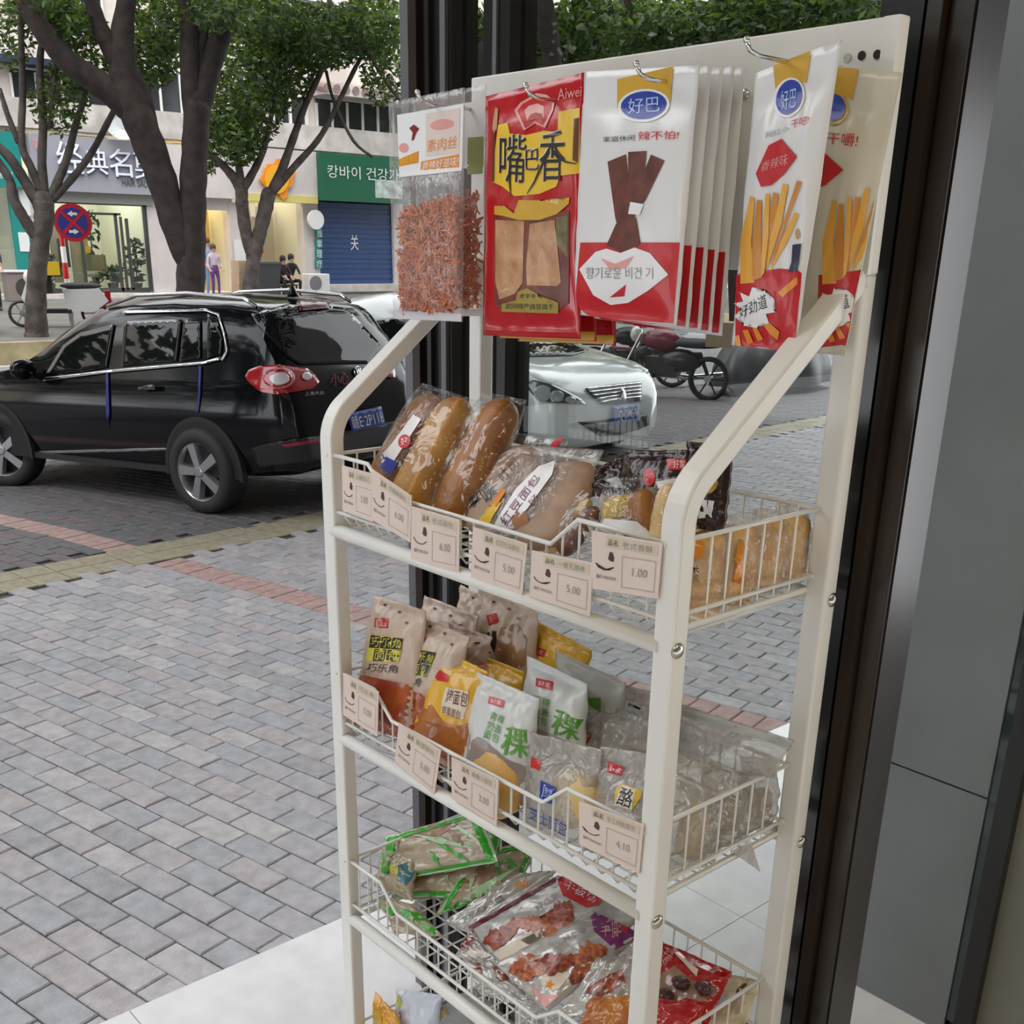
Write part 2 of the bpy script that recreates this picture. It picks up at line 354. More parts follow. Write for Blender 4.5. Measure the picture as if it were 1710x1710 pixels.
class Sheet:
    """surface spanned over four corners (photo corners dropped onto a plane the thing rests in); puffed and wrinkled"""
    def __init__(s, px, plane, T=.012, seal=(.07, .07), wr=.0012, seed=0, bow=0., full=2.5, rake=(0, 0)):
        s.plane = plane; s.c = [plane.at(*p) for p in px]; s.T = T; s.seal = seal; s.wr = wr; s.seed = seed; s.bow = bow; s.full = full
        n = (s.c[1]-s.c[0]).cross(s.c[0]-s.c[3]).normalized(); s.n = n if n.dot(CAM-s.c[0]) > 0 else -n
        s.ex = ((s.c[1]-s.c[0])+(s.c[2]-s.c[3])); s.ex.normalize(); s.ey = s.n.cross(s.ex).normalized()
        if s.ey.dot(s.c[0]-s.c[3]) < 0: s.ey = -s.ey
        s.o = s.c[3]; s.q = [((p-s.o).dot(s.ex), (p-s.o).dot(s.ey)) for p in s.c]
    def thick(s, u, v):
        a = max(0, 1-abs(2*u-1)**s.full)**.6
        lo, hi = s.seal; w_ = (v-lo)/(1-lo-hi)
        if w_ <= 0 or w_ >= 1: return .0006
        return .0006+s.T*a*max(0, 1-abs(2*w_-1)**3.2)**.62
    def P(s, u, v, side=1, off=0.):
        b = lerp2(s.c, u, v); t = s.thick(u, v)
        lo, hi = s.seal; e = min(abs(v-lo), abs(1-hi-v)); k = math.exp(-e*9)
        wv = s.wr*(noise.noise(V((u*7+s.seed, v*6, s.seed*1.7)))*1.6+noise.noise(V((u*16, v*13+s.seed, 3.1)))*.7 + k*.35*sin(u*34+s.seed))
        wv += s.bow*(sin(u*2.6+s.seed)*.6+sin(v*3.1+s.seed*2)*.5)
        return b + s.n*(side*(t+off)+wv)
    def uv(s, x, y):
        p = s.plane.at(x, y)-s.o; X, Y = p.dot(s.ex), p.dot(s.ey); u, v = .5, .5; q = s.q
        for _ in range(12):
            fx = (q[3][0]*(1-u)+q[2][0]*u)*(1-v)+(q[0][0]*(1-u)+q[1][0]*u)*v-X; fy = (q[3][1]*(1-u)+q[2][1]*u)*(1-v)+(q[0][1]*(1-u)+q[1][1]*u)*v-Y
            ax = (q[2][0]-q[3][0])*(1-v)+(q[1][0]-q[0][0])*v; ay = (q[2][1]-q[3][1])*(1-v)+(q[1][1]-q[0][1])*v
            bx = (q[0][0]-q[3][0])*(1-u)+(q[1][0]-q[2][0])*u; by = (q[0][1]-q[3][1])*(1-u)+(q[1][1]-q[2][1])*u
            D_ = ax*by-ay*bx
            if abs(D_) < 1e-12: break
            u -= (fx*by-fy*bx)/D_; v -= (ax*fy-ay*fx)/D_
        return u, v
    def on(s, x, y, off=.0006):
        tx, ty = x, y
        for _ in range(3):
            p = s._on(tx, ty, off); d = p-CAM; z = d.dot(AF); tx += x-(CX+FPX*d.dot(AR)/z); ty += y-(CY+FPX*d.dot(AD)/z)
        return s._on(tx, ty, off)
    def _on(s, x, y, off):
        u, v = s.uv(x, y); u = min(1.0, max(0., u)); v = min(1.0, max(0., v))
        if not getattr(s, 'g', None): return s.P(u, v, 1, off)
        nu, nv = s.gn; fu, fv = u*nu, v*nv; i, j = min(int(fu), nu-1), min(int(fv), nv-1); fu -= i; fv -= j; G = s.g; a = j*(nu+1)+i
        p = (G[a]*(1-fu)+G[a+1]*fu)*(1-fv)+(G[a+nu+1]*(1-fu)+G[a+nu+2]*fu)*fv
        return p+s.n*(off+.0003)
    def mesh(s, name, m, parent, nu=20, nv=28, back=True, edge=0.):
        vs = []; fs = []; s.gn = (nu, nv); s.g = [s.P(i/nu, j/nv, 1) for j in range(nv+1) for i in range(nu+1)]
        for side in ((1, -1) if back else (1,)):
            b = len(vs)
            for j in range(nv+1):
                for i in range(nu+1): vs.append(tuple(s.P(i/nu, j/nv, side)))
            for j in range(nv):
                for i in range(nu):
                    a = b+j*(nu+1)+i; f = (a, a+1, a+nu+2, a+nu+1); fs.append(f if side > 0 else f[::-1])
        if back:
            h = (nu+1)*(nv+1)
            ring = [i for i in range(nu)]+[(nu+1)*j+nu for j in range(nv)]+[(nu+1)*nv+i for i in range(nu, 0, -1)]+[(nu+1)*j for j in range(nv, 0, -1)]
            for a, c in zip(ring, ring[1:]+ring[:1]): fs.append((c, a, a+h, c+h))
        me = bpy.data.meshes.new(name); me.from_pydata(vs, [], fs); me.materials.append(m)
        return link(name, me, None, parent, smooth=True)
    def art(s, polys, m, name, parent, off=.0006, sub=14.):
        """flat print: px polygons laid on the front of the sheet"""
        bm = bmesh.new()
        if polys and not isinstance(polys[0][0], (list, tuple)): polys = [polys]
        if len(polys) > 1:
            bm.free(); return [s.art([q], m, name, parent, off, sub) for q in polys]
        for pl in polys:
            vv = [bm.verts.new((x, y, 0)) for x, y in pl]
            try: bm.faces.new(vv)
            except Exception: continue
        bmesh.ops.triangulate(bm, faces=bm.faces[:])
        for _ in range(5):
            es = [e for e in bm.edges if e.calc_length() > sub]
            if not es: break
            bmesh.ops.subdivide_edges(bm, edges=es, cuts=1); bmesh.ops.triangulate(bm, faces=[f for f in bm.faces if len(f.verts) > 3])
        for v in bm.verts: v.co = s.on(v.co.x, v.co.y, off)
        me = bpy.data.meshes.new(name); bm.to_mesh(me); bm.free(); me.materials.append(m)
        o = link(name, me, None, parent, smooth=True); return fix_facing(o, s.n)
    def text(s, string, box, m, parent, off=.0010, name='lettering'):
        """box: px TL,TR,BR,BL or (x0,y0,x1,y1)"""
        if len(box) == 4 and not isinstance(box[0], (list, tuple)): x0, y0, x1, y1 = box; box = [(x0, y0), (x1, y0), (x1, y1), (x0, y1)]
        B = [V(p) for p in box]; vs, fs = text2d(string)
        out = []
        for u, v in vs:
            p = lerp2(B, u, v); out.append(tuple(s.on(p.x, p.y, off)))
        me = bpy.data.meshes.new(name); me.from_pydata(out, [], fs); me.materials.append(m)
        o = link(name, me, None, parent); return fix_facing(o, s.n)
def splash(pts, w, seed, jag=.45, n=7):
    """ragged band along a px path"""
    r = random.Random(seed); P = []
    for (a, b), (c, d) in zip(pts, pts[1:]):
        for k in range(n): t = k/n; P.append((a+(c-a)*t, b+(d-b)*t))
    P.append(pts[-1]); L = len(P)
    return stroke(P, [max(1.5, w*(1-abs(2*i/(L-1)-1)**3)*(1+r.uniform(-jag, jag))) for i in range(L)])
def border(sh, px, w, m, off=.0012, name='edge_band'):
    c = (sum(p[0] for p in px)/4, sum(p[1] for p in px)/4); out = [(c[0]+(x-c[0])*.97, c[1]+(y-c[1])*.97) for x, y in px]; inn = [(c[0]+(x-c[0])*(1-w), c[1]+(y-c[1])*(1-w)) for x, y in px]
    for k in range(4): sh.art([[out[k], out[(k+1) % 4], inn[(k+1) % 4], inn[k]]], m, name, sh.root, off, 9)
def fix_facing(o, n):
    me = o.data; me.update()
    if len(me.polygons) and sum(p.normal.dot(n)*p.area for p in me.polygons) < 0:
        me.flip_normals()
    return o
def bag(name, label, cat, px, plane, m, T=.012, group=None, seal=(.06, .06), wr=.0012, seed=0, bow=0., full=2.5, nu=26, nv=34, part='pouch'):
    sh = Sheet(px, plane, T, seal, wr, seed, bow, full)
    base = (sh.c[2]+sh.c[3])/2
    t = thing(name, label, cat, base, group)
    o = sh.mesh(part, m, t, nu, nv); sh.root = t; sh.body = o
    return sh
def loaf(name, b, t, plane, hw, th, m, parent, n=14, rows=16, groove=0., sharp=5., rise=0.):
    """bread between two photo points lying in a plane: half width hw, half thickness th (metres)"""
    p0 = plane.at(*b); p1 = plane.at(*t); ax = (p1-p0).normalized(); nn = plane.n; sx = ax.cross(nn).normalized(); vs = []; fs = []
    p0 = p0 + nn*rise; p1 = p1 + nn*rise
    for j in range(rows+1):
        s_ = -cos(pi*j/rows)*.5+.5; r = max(.02, (1-abs(2*s_-1)**sharp))**.5; c = p0.lerp(p1, s_)
        for i in range(n):
            a = 2*pi*i/n; x = math.copysign(abs(cos(a))**.8, cos(a)); z = math.copysign(abs(sin(a))**.8, sin(a))
            g = 1-groove*math.exp(-((x-.12)/.2)**2) if z > 0 else 1
            q = c+sx*x*hw*r+nn*z*th*r*g
            q += nn*noise.noise(q*60)*.0012
            vs.append(tuple(q))
    for j in range(rows):
        for i in range(n): fs.append((j*n+i, j*n+(i+1) % n, (j+1)*n+(i+1) % n, (j+1)*n+i))
    fs += [tuple(range(n))[::-1], tuple(range(rows*n, rows*n+n))]
    me = bpy.data.meshes.new(name); me.from_pydata(vs, [], fs); me.materials.append(m)
    return link(name, me, None, parent, smooth=True)
def pm(n, c, rough=.35): return mat('print_'+n, c, rough, coat=.3)
K_ = pm('black', (.015, .012, .012)); RED = pm('red', (.55, .008, .015)); WHT = pm('white', (.84, .84, .86)); CRM = pm('cream', (.72, .62, .50)); GLD = pm('gold', (.62, .36, .03))
YEL = pm('yellow', (.80, .52, .03)); BLU = pm('blue', (.015, .04, .35)); GRN = pm('green', (.10, .34, .03)); ORG = pm('orange', (.80, .28, .02)); BRN = pm('brown', (.13, .035, .012)); PUR = pm('purple', (.20, .02, .14)); PNK = pm('pink', (.75, .35, .33)); DRD = pm('dark_red', (.22, .01, .012)); GRY = pm('grey', (.32, .32, .34)); TAN = pm('tan', (.55, .33, .17)); LBL = pm('light_blue', (.45, .6, .85)); FRY = pm('fries', (.80, .40, .05)); FRD = pm('fries_dark', (.62, .24, .03))
CLEAR = film('clear_film', (.98, .98, .98), .07, .07, haze=.02, bump=.6, bscale=22)
CLEARW = film('milky_film', (.95, .94, .93), .07, .12, haze=.16, hazecol=(.80, .77, .75), bump=.8, bscale=24)
# ================================================================ hooks and hanging bags
M_hook = mat('chrome_hook', (.75, .75, .75), .12, metal=1)
def hook(X, Z, ytip, label):
    t = thing('peg_hook', label, 'hook', (X, 1.052, Z), 'peg hooks on the header board')
    MB().tube([(X, 1.054, Z), (X, ytip+.02, Z), (X, ytip+.006, Z+.003), (X, ytip, Z+.010)], .0022, 8).build('pin', M_hook, t, smooth=True)
    MB().lathe([(.006, 0), (.006, .002), (.003, .003)], (X, 1.052, Z), (0, -1, 0), 12).build('base', M_hook, t, smooth=True)
    MB().ball((X, ytip, Z+.011), .0034, 8, 6).build('end_ball', M_hook, t, smooth=True)
for (tip, yt, lab) in (((697, 154), .872, 'chrome hook holding the clear bags of orange shreds'), ((878, 143), .885, 'chrome hook holding the red and gold bags'),
                       ((1063, 107), .880, 'chrome hook holding the white bags printed with brown sticks'), ((1247, 66), .900, 'chrome hook holding the white bags printed with fries')):
    p = on_y(tip[0], tip[1], yt); hook(p.x, p.z-.011, yt, lab)
WB = mat('white_pouch', (.78, .78, .80), .25, coat=.5, bump=.15, bscale=14)
CB = mat('cream_pouch', (.66, .62, .50), .3, coat=.3, bump=.15, bscale=14)
RB = mat('red_pouch', (.50, .008, .015), .22, coat=.6, bump=.2, bscale=18)
SHRED = mat('orange_shreds', (.66, .13, .02), .4, col2=(.80, .27, .07), vscale=60)
# ---- clear bags of orange shreds
def shreds(parent, sh, quad, n, seed):
    rnd = random.Random(seed); m = MB(); B = [V(p) for p in quad]
    for _ in range(n):
        p = lerp2(B, rnd.random(), rnd.random()**1.15); u, v = sh.uv(p.x, p.y); a = sh.P(u, v, 0)+sh.n*rnd.uniform(-.9, .9)*sh.thick(u, v)*.75
        d = V((rnd.gauss(0, 1), rnd.gauss(0, .35), rnd.gauss(0, 1))).normalized()*rnd.uniform(.004, .010)
        k = V((rnd.gauss(0, 1), rnd.gauss(0, .4), rnd.gauss(0, 1)))*.003
        m.tube([a-d, a+k, a+d], rnd.uniform(.0009, .0016), 4, cap=False)
    o = m.build('shreds', SHRED, parent, smooth=True); o['kind'] = 'stuff'
    return o
for i, (px, y, lab) in enumerate((([(649, 171), (776, 146), (772, 538), (658, 533)], .90, 'clear bag of shredded orange jerky hanging foremost at the left end'),
                                  ([(690, 165), (812, 141), (808, 528), (702, 528)], .955, 'second clear bag of orange shreds, behind the foremost one'))):
    pl = Plane(y); sh = bag('shredded_snack_bag', lab, 'snack bag', px, pl, film('shred_film', (.98, .97, .97), .05, .08, haze=.13, hazecol=(.75, .73, .73), bump=.3, bscale=26), .013, 'clear bags of orange shreds', (.03, .34), .0008, 3+i)
    dx = (0, 0) if i == 0 else (37, -7)
    q = [(674, 350), (762, 332), (761, 516), (670, 514)]; shreds(sh.root, sh, [(x+dx[0], y_+dx[1]) for x, y_ in q], 1500 if i == 0 else 800, i)
    o = sh.art([(663+dx[0], 192+dx[1]), (774+dx[0], 173+dx[1]), (771+dx[0], 285+dx[1]), (667+dx[0], 296+dx[1])], WHT, 'header_card', sh.root, .0008)
    sh.art([(660+dx[0], 519+dx[1]), (771+dx[0], 524+dx[1]), (771+dx[0], 537+dx[1]), (659+dx[0], 532+dx[1])], mat('film_seal', (.62, .60, .64), .3), 'bottom_seal', sh.root, .0008)
    if i == 0:
        R = sh.root
        sh.art([[(683, 214), (691, 208), (700, 215), (695, 222), (691, 234), (687, 235), (689, 221)]], DRD, 'printed_logo', R, .0013)
        sh.art([ell(674, 247, 8, 8, 14)], PNK, 'printed_logo', R, .0013)
        sh.art([[(666, 266), (699, 252), (698, 272), (666, 278)]], ORG, 'printed_panel', R, .0013)
        sh.text('手撕素肉', [(668, 264), (698, 254), (697, 270), (668, 277)], YEL, R, .0017)
        sh.art([[(703, 270), (767, 257), (766, 279), (702, 284)]], ORG, 'printed_panel', R, .0013)
        sh.text('香辣好滋味!', [(706, 271), (766, 260), (764, 278), (704, 282)], WHT, R, .0017)
        sh.art([[(711, 190), (768, 180), (767, 254), (711, 262)]], mat('print_pale_pink', (.74, .62, .58), .4), 'printed_panel', R, .0013)
        sh.text('素肉丝', [(713, 234), (764, 226), (762, 248), (713, 254)], ORG, R, .0017)
        sh.art([ell(738, 208, 20, 9, 16, -8)], PNK, 'printed_logo', R, .0016)
    else:
        sh.art([(781, 230), (807, 228), (806, 290), (780, 292)], mat('print_olive', (.30, .34, .12), .4), 'printed_panel', sh.root, .0013)
# ---- red and gold bags
RP = [(811, 161), (975, 121), (970, 566), (807, 560)]
for i, (dx, dy, y) in enumerate(((0, 0, .93), (26, 4, .955), (58, 10, .985))):
    px = [(x+dx, y_+dy+(0 if k > 1 else -6*i)) for k, (x, y_) in enumerate(RP)]
    sh = bag('red_snack_bag', ['red and gold snack bag hanging foremost, with a large black calligraphy name', 'red and gold snack bag hanging second on the same hook', 'red and gold snack bag hanging rearmost, only its gold foot showing'][i], 'snack bag', px, Plane(y), RB, .011, 'red and gold snack bags', (.06, .10), .0010, 11+i)
    R = sh.root; D = lambda pts: [(x+dx, y_+dy) for x, y_ in pts]
    if i: sh.art(D([(812, 545), (968, 550), (966, 565), (809, 560)]), GLD, 'gold_hem', R)
    if i: continue
    # photo coordinates of the print (crop origin 790,120 scale 8.14 / 790,320 scale 6.33)
    a = lambda pts: [(790+x/8.143, 120+y/8.143) for x, y in pts]; b2 = lambda pts: [(790+x/6.333, 320+y/6.333) for x, y in pts]
    sh.art([(822, 148), (868, 137), (872, 141), (822, 153)], GLD, 'gold_edge', R)
    sh.art([a([(340, 720), (470, 690), (500, 840), (720, 860), (960, 800), (1150, 820), (1160, 540), (1450, 490), (1440, 1380), (1190, 1410), (1130, 1560), (900, 1660), (560, 1690), (400, 1560), (270, 1500), (300, 1050)])], YEL, 'gold_scroll', R)
    for q_ in ([(270, 800), (300, 780), (290, 1500), (250, 1480)], [(1370, 640), (1440, 620), (1420, 1240), (1350, 1200)]): sh.art([a(q_)], BRN, 'scroll_end', R, .0009)
    crown = a([(690, 800), (560, 520), (640, 420), (760, 350), (860, 290), (1000, 310), (1110, 400), (1090, 520), (980, 760), (840, 700)])
    sh.art([crown], PNK, 'crown_emblem', R, .0009)
    crown2 = a([(712, 770), (600, 530), (670, 440), (770, 380), (860, 330), (980, 350), (1070, 420), (1050, 520), (950, 730), (840, 670)])
    sh.art([crown2], RED, 'crown_emblem', R, .0012)
    sh.art([a([(700, 520), (760, 460), (880, 430), (960, 470), (960, 640), (850, 600), (730, 660)])], PNK, 'crown_emblem', R, .0015)
    sh.art([a([(720, 680), (780, 580), (850, 550), (930, 570), (960, 660), (850, 640)])], mat('print_rust', (.42, .05, .02), .4), 'crown_emblem', R, .0018)
    sh.text('Aiwei', a([(1150, 230), (1480, 190), (1470, 330), (1150, 390)]), PNK, R, .0012)
    sh.art([a([(260, 760), (300, 480), (340, 500), (320, 780), (280, 830)])], TAN, 'printed_figure', R, .0010)
    for ch, bx in (('嘴', [(350, 830), (720, 850), (690, 1520), (340, 1480)]), ('巴', [(700, 1050), (890, 1030), (880, 1330), (700, 1330)]), ('香', [(900, 800), (1240, 780), (1230, 1480), (880, 1480)])):
        sh.text(ch, a(bx), CRM, R, .0013, 'lettering_halo'); q = a(bx)
        sh.text(ch, [(x+1.4, y_+1.2) for x, y_ in q], K_, R, .0017)
    sh.art([stroke(a([(1030, 1080), (920, 1300), (830, 1500), (730, 1660)]), [5, 4, 3, 1.5])], K_, 'brush_stroke', R, .0017)
    sh.art([stroke(a([(1090, 1080), (1160, 1170), (1270, 1230), (1400, 1250)]), [6, 5, 3, 1.5])], K_, 'brush_stroke', R, .0017)
    sh.art([stroke(a([(500, 1280), (495, 1500), (510, 1700)]), [4, 3, 1])], K_, 'brush_stroke', R, .0017)
    sh.art([b2([(225, 270), (880, 220), (1015, 200), (1010, 1180), (900, 1260), (300, 1260), (225, 1180)])], mat('print_window_dark', (.20, .045, .03), .3, var=.4, vscale=30), 'window', R, .0009)
    meat = mat('jerky_slab', (.60, .33, .17), .35, col2=(.42, .19, .08), vscale=45, coat=.5, bump=.4, bscale=90)
    sh.art([b2([(235, 300), (540, 310), (525, 960), (440, 1080), (280, 1140), (235, 960)])], meat, 'tofu_slab', R, .0014); sh.art([b2([(600, 340), (860, 300), (930, 960), (890, 1000), (570, 990), (560, 800)])], meat, 'tofu_slab', R, .0014)
    sh.art([b2([(870, 280), (1000, 250), (1000, 700), (880, 560)])], mat('print_herb', (.16, .13, .05), .4, var=.5, vscale=50), 'herbs', R, .0013)
    sh.art([b2([(225, 150), (330, 150), (430, 230), (480, 90), (700, 90), (760, 190), (900, 150), (1020, 60), (1010, 130), (880, 240), (700, 300), (480, 300), (330, 260), (225, 240)])], GLD, 'gold_ribbon', R, .0017)
    olive = mat('print_olive_gold', (.36, .27, .05), .4)
    sh.art([b2([(300, 1190), (450, 1150), (470, 1060), (570, 1020), (680, 1080), (700, 1150), (900, 1170), (900, 1290), (300, 1270)])], olive, 'gold_plate', R, .0019)
    sh.text('武冈特产卤豆腐干', b2([(340, 1180), (850, 1190), (850, 1250), (340, 1240)]), K_, R, .0023)
    sh.text('老字号', b2([(490, 1080), (660, 1080), (660, 1130), (490, 1130)]), K_, R, .0023)
# ---- white bags with brown sticks
WP = [(975, 120), (1168, 109), (1130, 545), (954, 524)]
labs = ['white and red snack bag with a picture of brown sticks, hanging foremost'] + ['white and red snack bag, %s in the stack behind the foremost one' % s for s in ('second', 'third', 'fourth', 'rearmost')]
for i in range(5):
    dx, dy, y = (0, 20, 40, 58, 76)[i], (0, 5, 8, 12, 16)[i], .925+.024*i
    px = [(x+dx, y_+dy*(.2 if k < 2 else 1)) for k, (x, y_) in enumerate(WP)]
    sh = bag('stick_snack_bag', labs[i], 'snack bag', px, Plane(y, ky=-.04, x0=-.8), WB, .010, 'white bags printed with brown sticks', (.05, .16), .0010, 21+i)
    R = sh.root; D = lambda pts: [(x+dx, y_+dy) for x, y_ in pts]
    c4 = lambda pts: [(940+x/2.758+dx, y_/2.758+dy) for x, y_ in pts]
    sh.art([D([(969, 405), (1135, 405), (1124, 540), (985, 530), (962, 510), (962, 480)])], RED, 'red_foot', R)
    sh.art([c4([(250, 365), (508, 305), (495, 470), (375, 430), (250, 500)])], GLD, 'gold_tab', R)
    sh.art([c4(ell(372, 486, 120, 76, 24, -6))], WHT, 'logo_rim', R, .0010); sh.art([c4(ell(372, 484, 106, 64, 24, -6))], BLU, 'blue_logo', R, .0014)
    if i: continue
    sh.text('好巴', c4([(300, 455), (445, 440), (445, 515), (300, 525)]), LBL, R, .0018)
    sh.text('家庭休闲', c4([(185, 630), (330, 620), (330, 648), (185, 655)]), K_, R, .0010); sh.text('辣不怕!', c4([(345, 605), (535, 600), (530, 640), (345, 648)]), RED, R, .0010)
    stick = mat('print_stick', (.17, .05, .03), .4, col2=(.10, .02, .015), vscale=60)
    sh.art([c4([(205, 745), (290, 710), (300, 830), (330, 1020), (350, 1130), (280, 1160), (240, 1000)]), c4([(300, 700), (385, 695), (375, 800), (345, 950), (300, 1000)]), c4([(405, 712), (468, 740), (380, 920), (320, 1010), (330, 900)])], stick, 'printed_sticks', R)
    sh.art([c4([(250, 1020), (335, 1000), (355, 1120), (330, 1150), (280, 1165), (200, 1130), (240, 1040)])], stick, 'printed_sticks', R, .0009)
    sh.art([c4([(310, 930), (372, 940), (352, 990), (300, 985)])], WHT, 'paper_tab', R, .0013)
    lips = c4([(75, 1240), (150, 1160), (200, 1145), (265, 1165), (330, 1140), (400, 1165), (485, 1265), (390, 1340), (300, 1395), (220, 1405), (140, 1360)])
    sh.art([lips], WHT, 'printed_lips', R, .0014)
    sh.art([c4([(175, 1190), (240, 1215), (325, 1180), (290, 1235), (220, 1245)])], PNK, 'printed_lips', R, .0018); sh.art([c4([(215, 1370), (290, 1310), (282, 1365)])], RED, 'printed_lips', R, .0018)
    sh.text('향기로운 비건 기', (978, 446, 1090, 466), GRY, R, .0022)
# ---- white bags with fries
def fries_bag(px, y, m, lab, seed, f, full, ky):
    sh = bag('fries_snack_bag', lab, 'snack bag', px, Plane(y, ky=ky, x0=-.72), m, .010, 'white bags printed with fries', (.04, .14), .0012, seed); R = sh.root
    sh.art([f([(165, 870), (560, 820), (720, 830), (760, 860), (700, 1590), (470, 1560), (380, 1540), (150, 1570)])], RED, 'red_foot', R)
    fr = [[(200, 560), (290, 150), (330, 170), (300, 560), (330, 950), (200, 960)], [(310, 560), (350, 190), (395, 190), (390, 500), (400, 900), (310, 930)], [(400, 560), (430, 130), (470, 130), (460, 520), (420, 860), (390, 900)], [(430, 560), (500, 120), (550, 125), (520, 450), (430, 850)], [(470, 560), (590, 40), (640, 45), (580, 400), (440, 850)], [(560, 500), (720, 10), (765, 20), (640, 360), (470, 820)], [(540, 620), (700, 300), (740, 320), (640, 560), (470, 850)]]
    for k, q in enumerate(fr): sh.art([f(q)], (FRY, FRD)[k % 2], 'printed_fries', R, .0010+.0003*(k % 3))
    sh.art([f(star(330, 1180, 200, 120, 10, 12, .95))], WHT, 'burst', R, .0016); sh.text('好劲道', f([(190, 1180), (430, 1040), (450, 1180), (190, 1280)]), K_, R, .0020)
    sh.art([f([(545, 1040), (720, 890), (725, 960), (590, 1085)]), f([(410, 1340), (470, 1320), (560, 1400), (545, 1480), (470, 1420)])], ORG, 'printed_fries', R, .0016)
    sh.art([f([(150, 1440), (190, 1430), (210, 1540), (160, 1545)]), f([(220, 1390), (270, 1380), (320, 1500), (270, 1520)]), f([(310, 1370), (350, 1360), (410, 1470), (360, 1490)])], ORG, 'printed_fries', R, .0016)
    sh.art([f(ell(725, 500, 22, 50, 12))], TAN, 'printed_person', R, .0010); sh.art([f([(680, 600), (760, 590), (740, 760), (720, 850), (640, 850), (670, 760)])], pm('navy', (.02, .02, .06)), 'printed_person', R, .0013)
    return sh
f1 = lambda pts: [(1200+x/5.517, 300+y/5.517) for x, y in pts]
sh = fries_bag([(1262, 122), (1405, 66), (1328, 588), (1222, 576)], .965, WB, 'white and red snack bag printed with fries, hanging foremost and twisted', 31, f1, True, .0)
g1 = lambda pts: [(1220+x/6.332, 50+y/6.332) for x, y in pts]; R = sh.root
sh.art([g1([(450, 370), (850, 215), (800, 560), (700, 540), (480, 690)])], GLD, 'gold_tab', R, .0008)
sh.art([g1(ell(615, 715, 160, 215, 24, 18))], WHT, 'logo_rim', R, .0011); sh.art([g1(ell(617, 710, 132, 190, 24, 18))], BLU, 'blue_logo', R, .0015); sh.text('好巴', g1([(530, 650), (700, 600), (690, 820), (540, 850)]), LBL, R, .0019)
sh.text('网红小', g1([(370, 1080), (620, 1010), (620, 1070), (370, 1150)]), GRY, R); sh.text('干吧!', g1([(640, 960), (830, 905), (820, 990), (640, 1050)]), RED, R)
sh.art([g1([(265, 1520), (400, 1220), (540, 1150), (600, 1230), (700, 1340), (560, 1530), (430, 1640), (320, 1660)])], RED, 'red_sticker', R, .0011); sh.text('香辣味', g1([(340, 1400), (610, 1290), (600, 1430), (310, 1500)]), PNK, R, .0016)
f2 = lambda pts: [(1337+x/5.517, 308+y/5.517*.96) for x, y in pts]
sh = fries_bag([(1372, 108), (1506, 121), (1410, 594), (1312, 585)], 1.025, CB, 'cream snack bag printed with fries, hanging behind the twisted one at the right end', 37, f2, False, .0); R = sh.root
sh.art([g1([(1105, 395), (1350, 410), (1290, 740), (1180, 690), (1060, 660)])], GLD, 'gold_tab', R, .0008)
sh.art([g1(ell(1080, 830, 165, 175, 24, 10))], GLD, 'logo_rim', R, .0011); sh.art([g1(ell(1080, 820, 135, 145, 24, 10))], BLU, 'blue_logo', R, .0015)
sh.text('干嚼!', g1([(1020, 1080), (1360, 1100), (1330, 1240), (1010, 1200)]), RED, R)
sh.art([g1([(960, 1270), (1190, 1480), (1000, 1640), (900, 1680)])], RED, 'red_sticker', R, .0011)
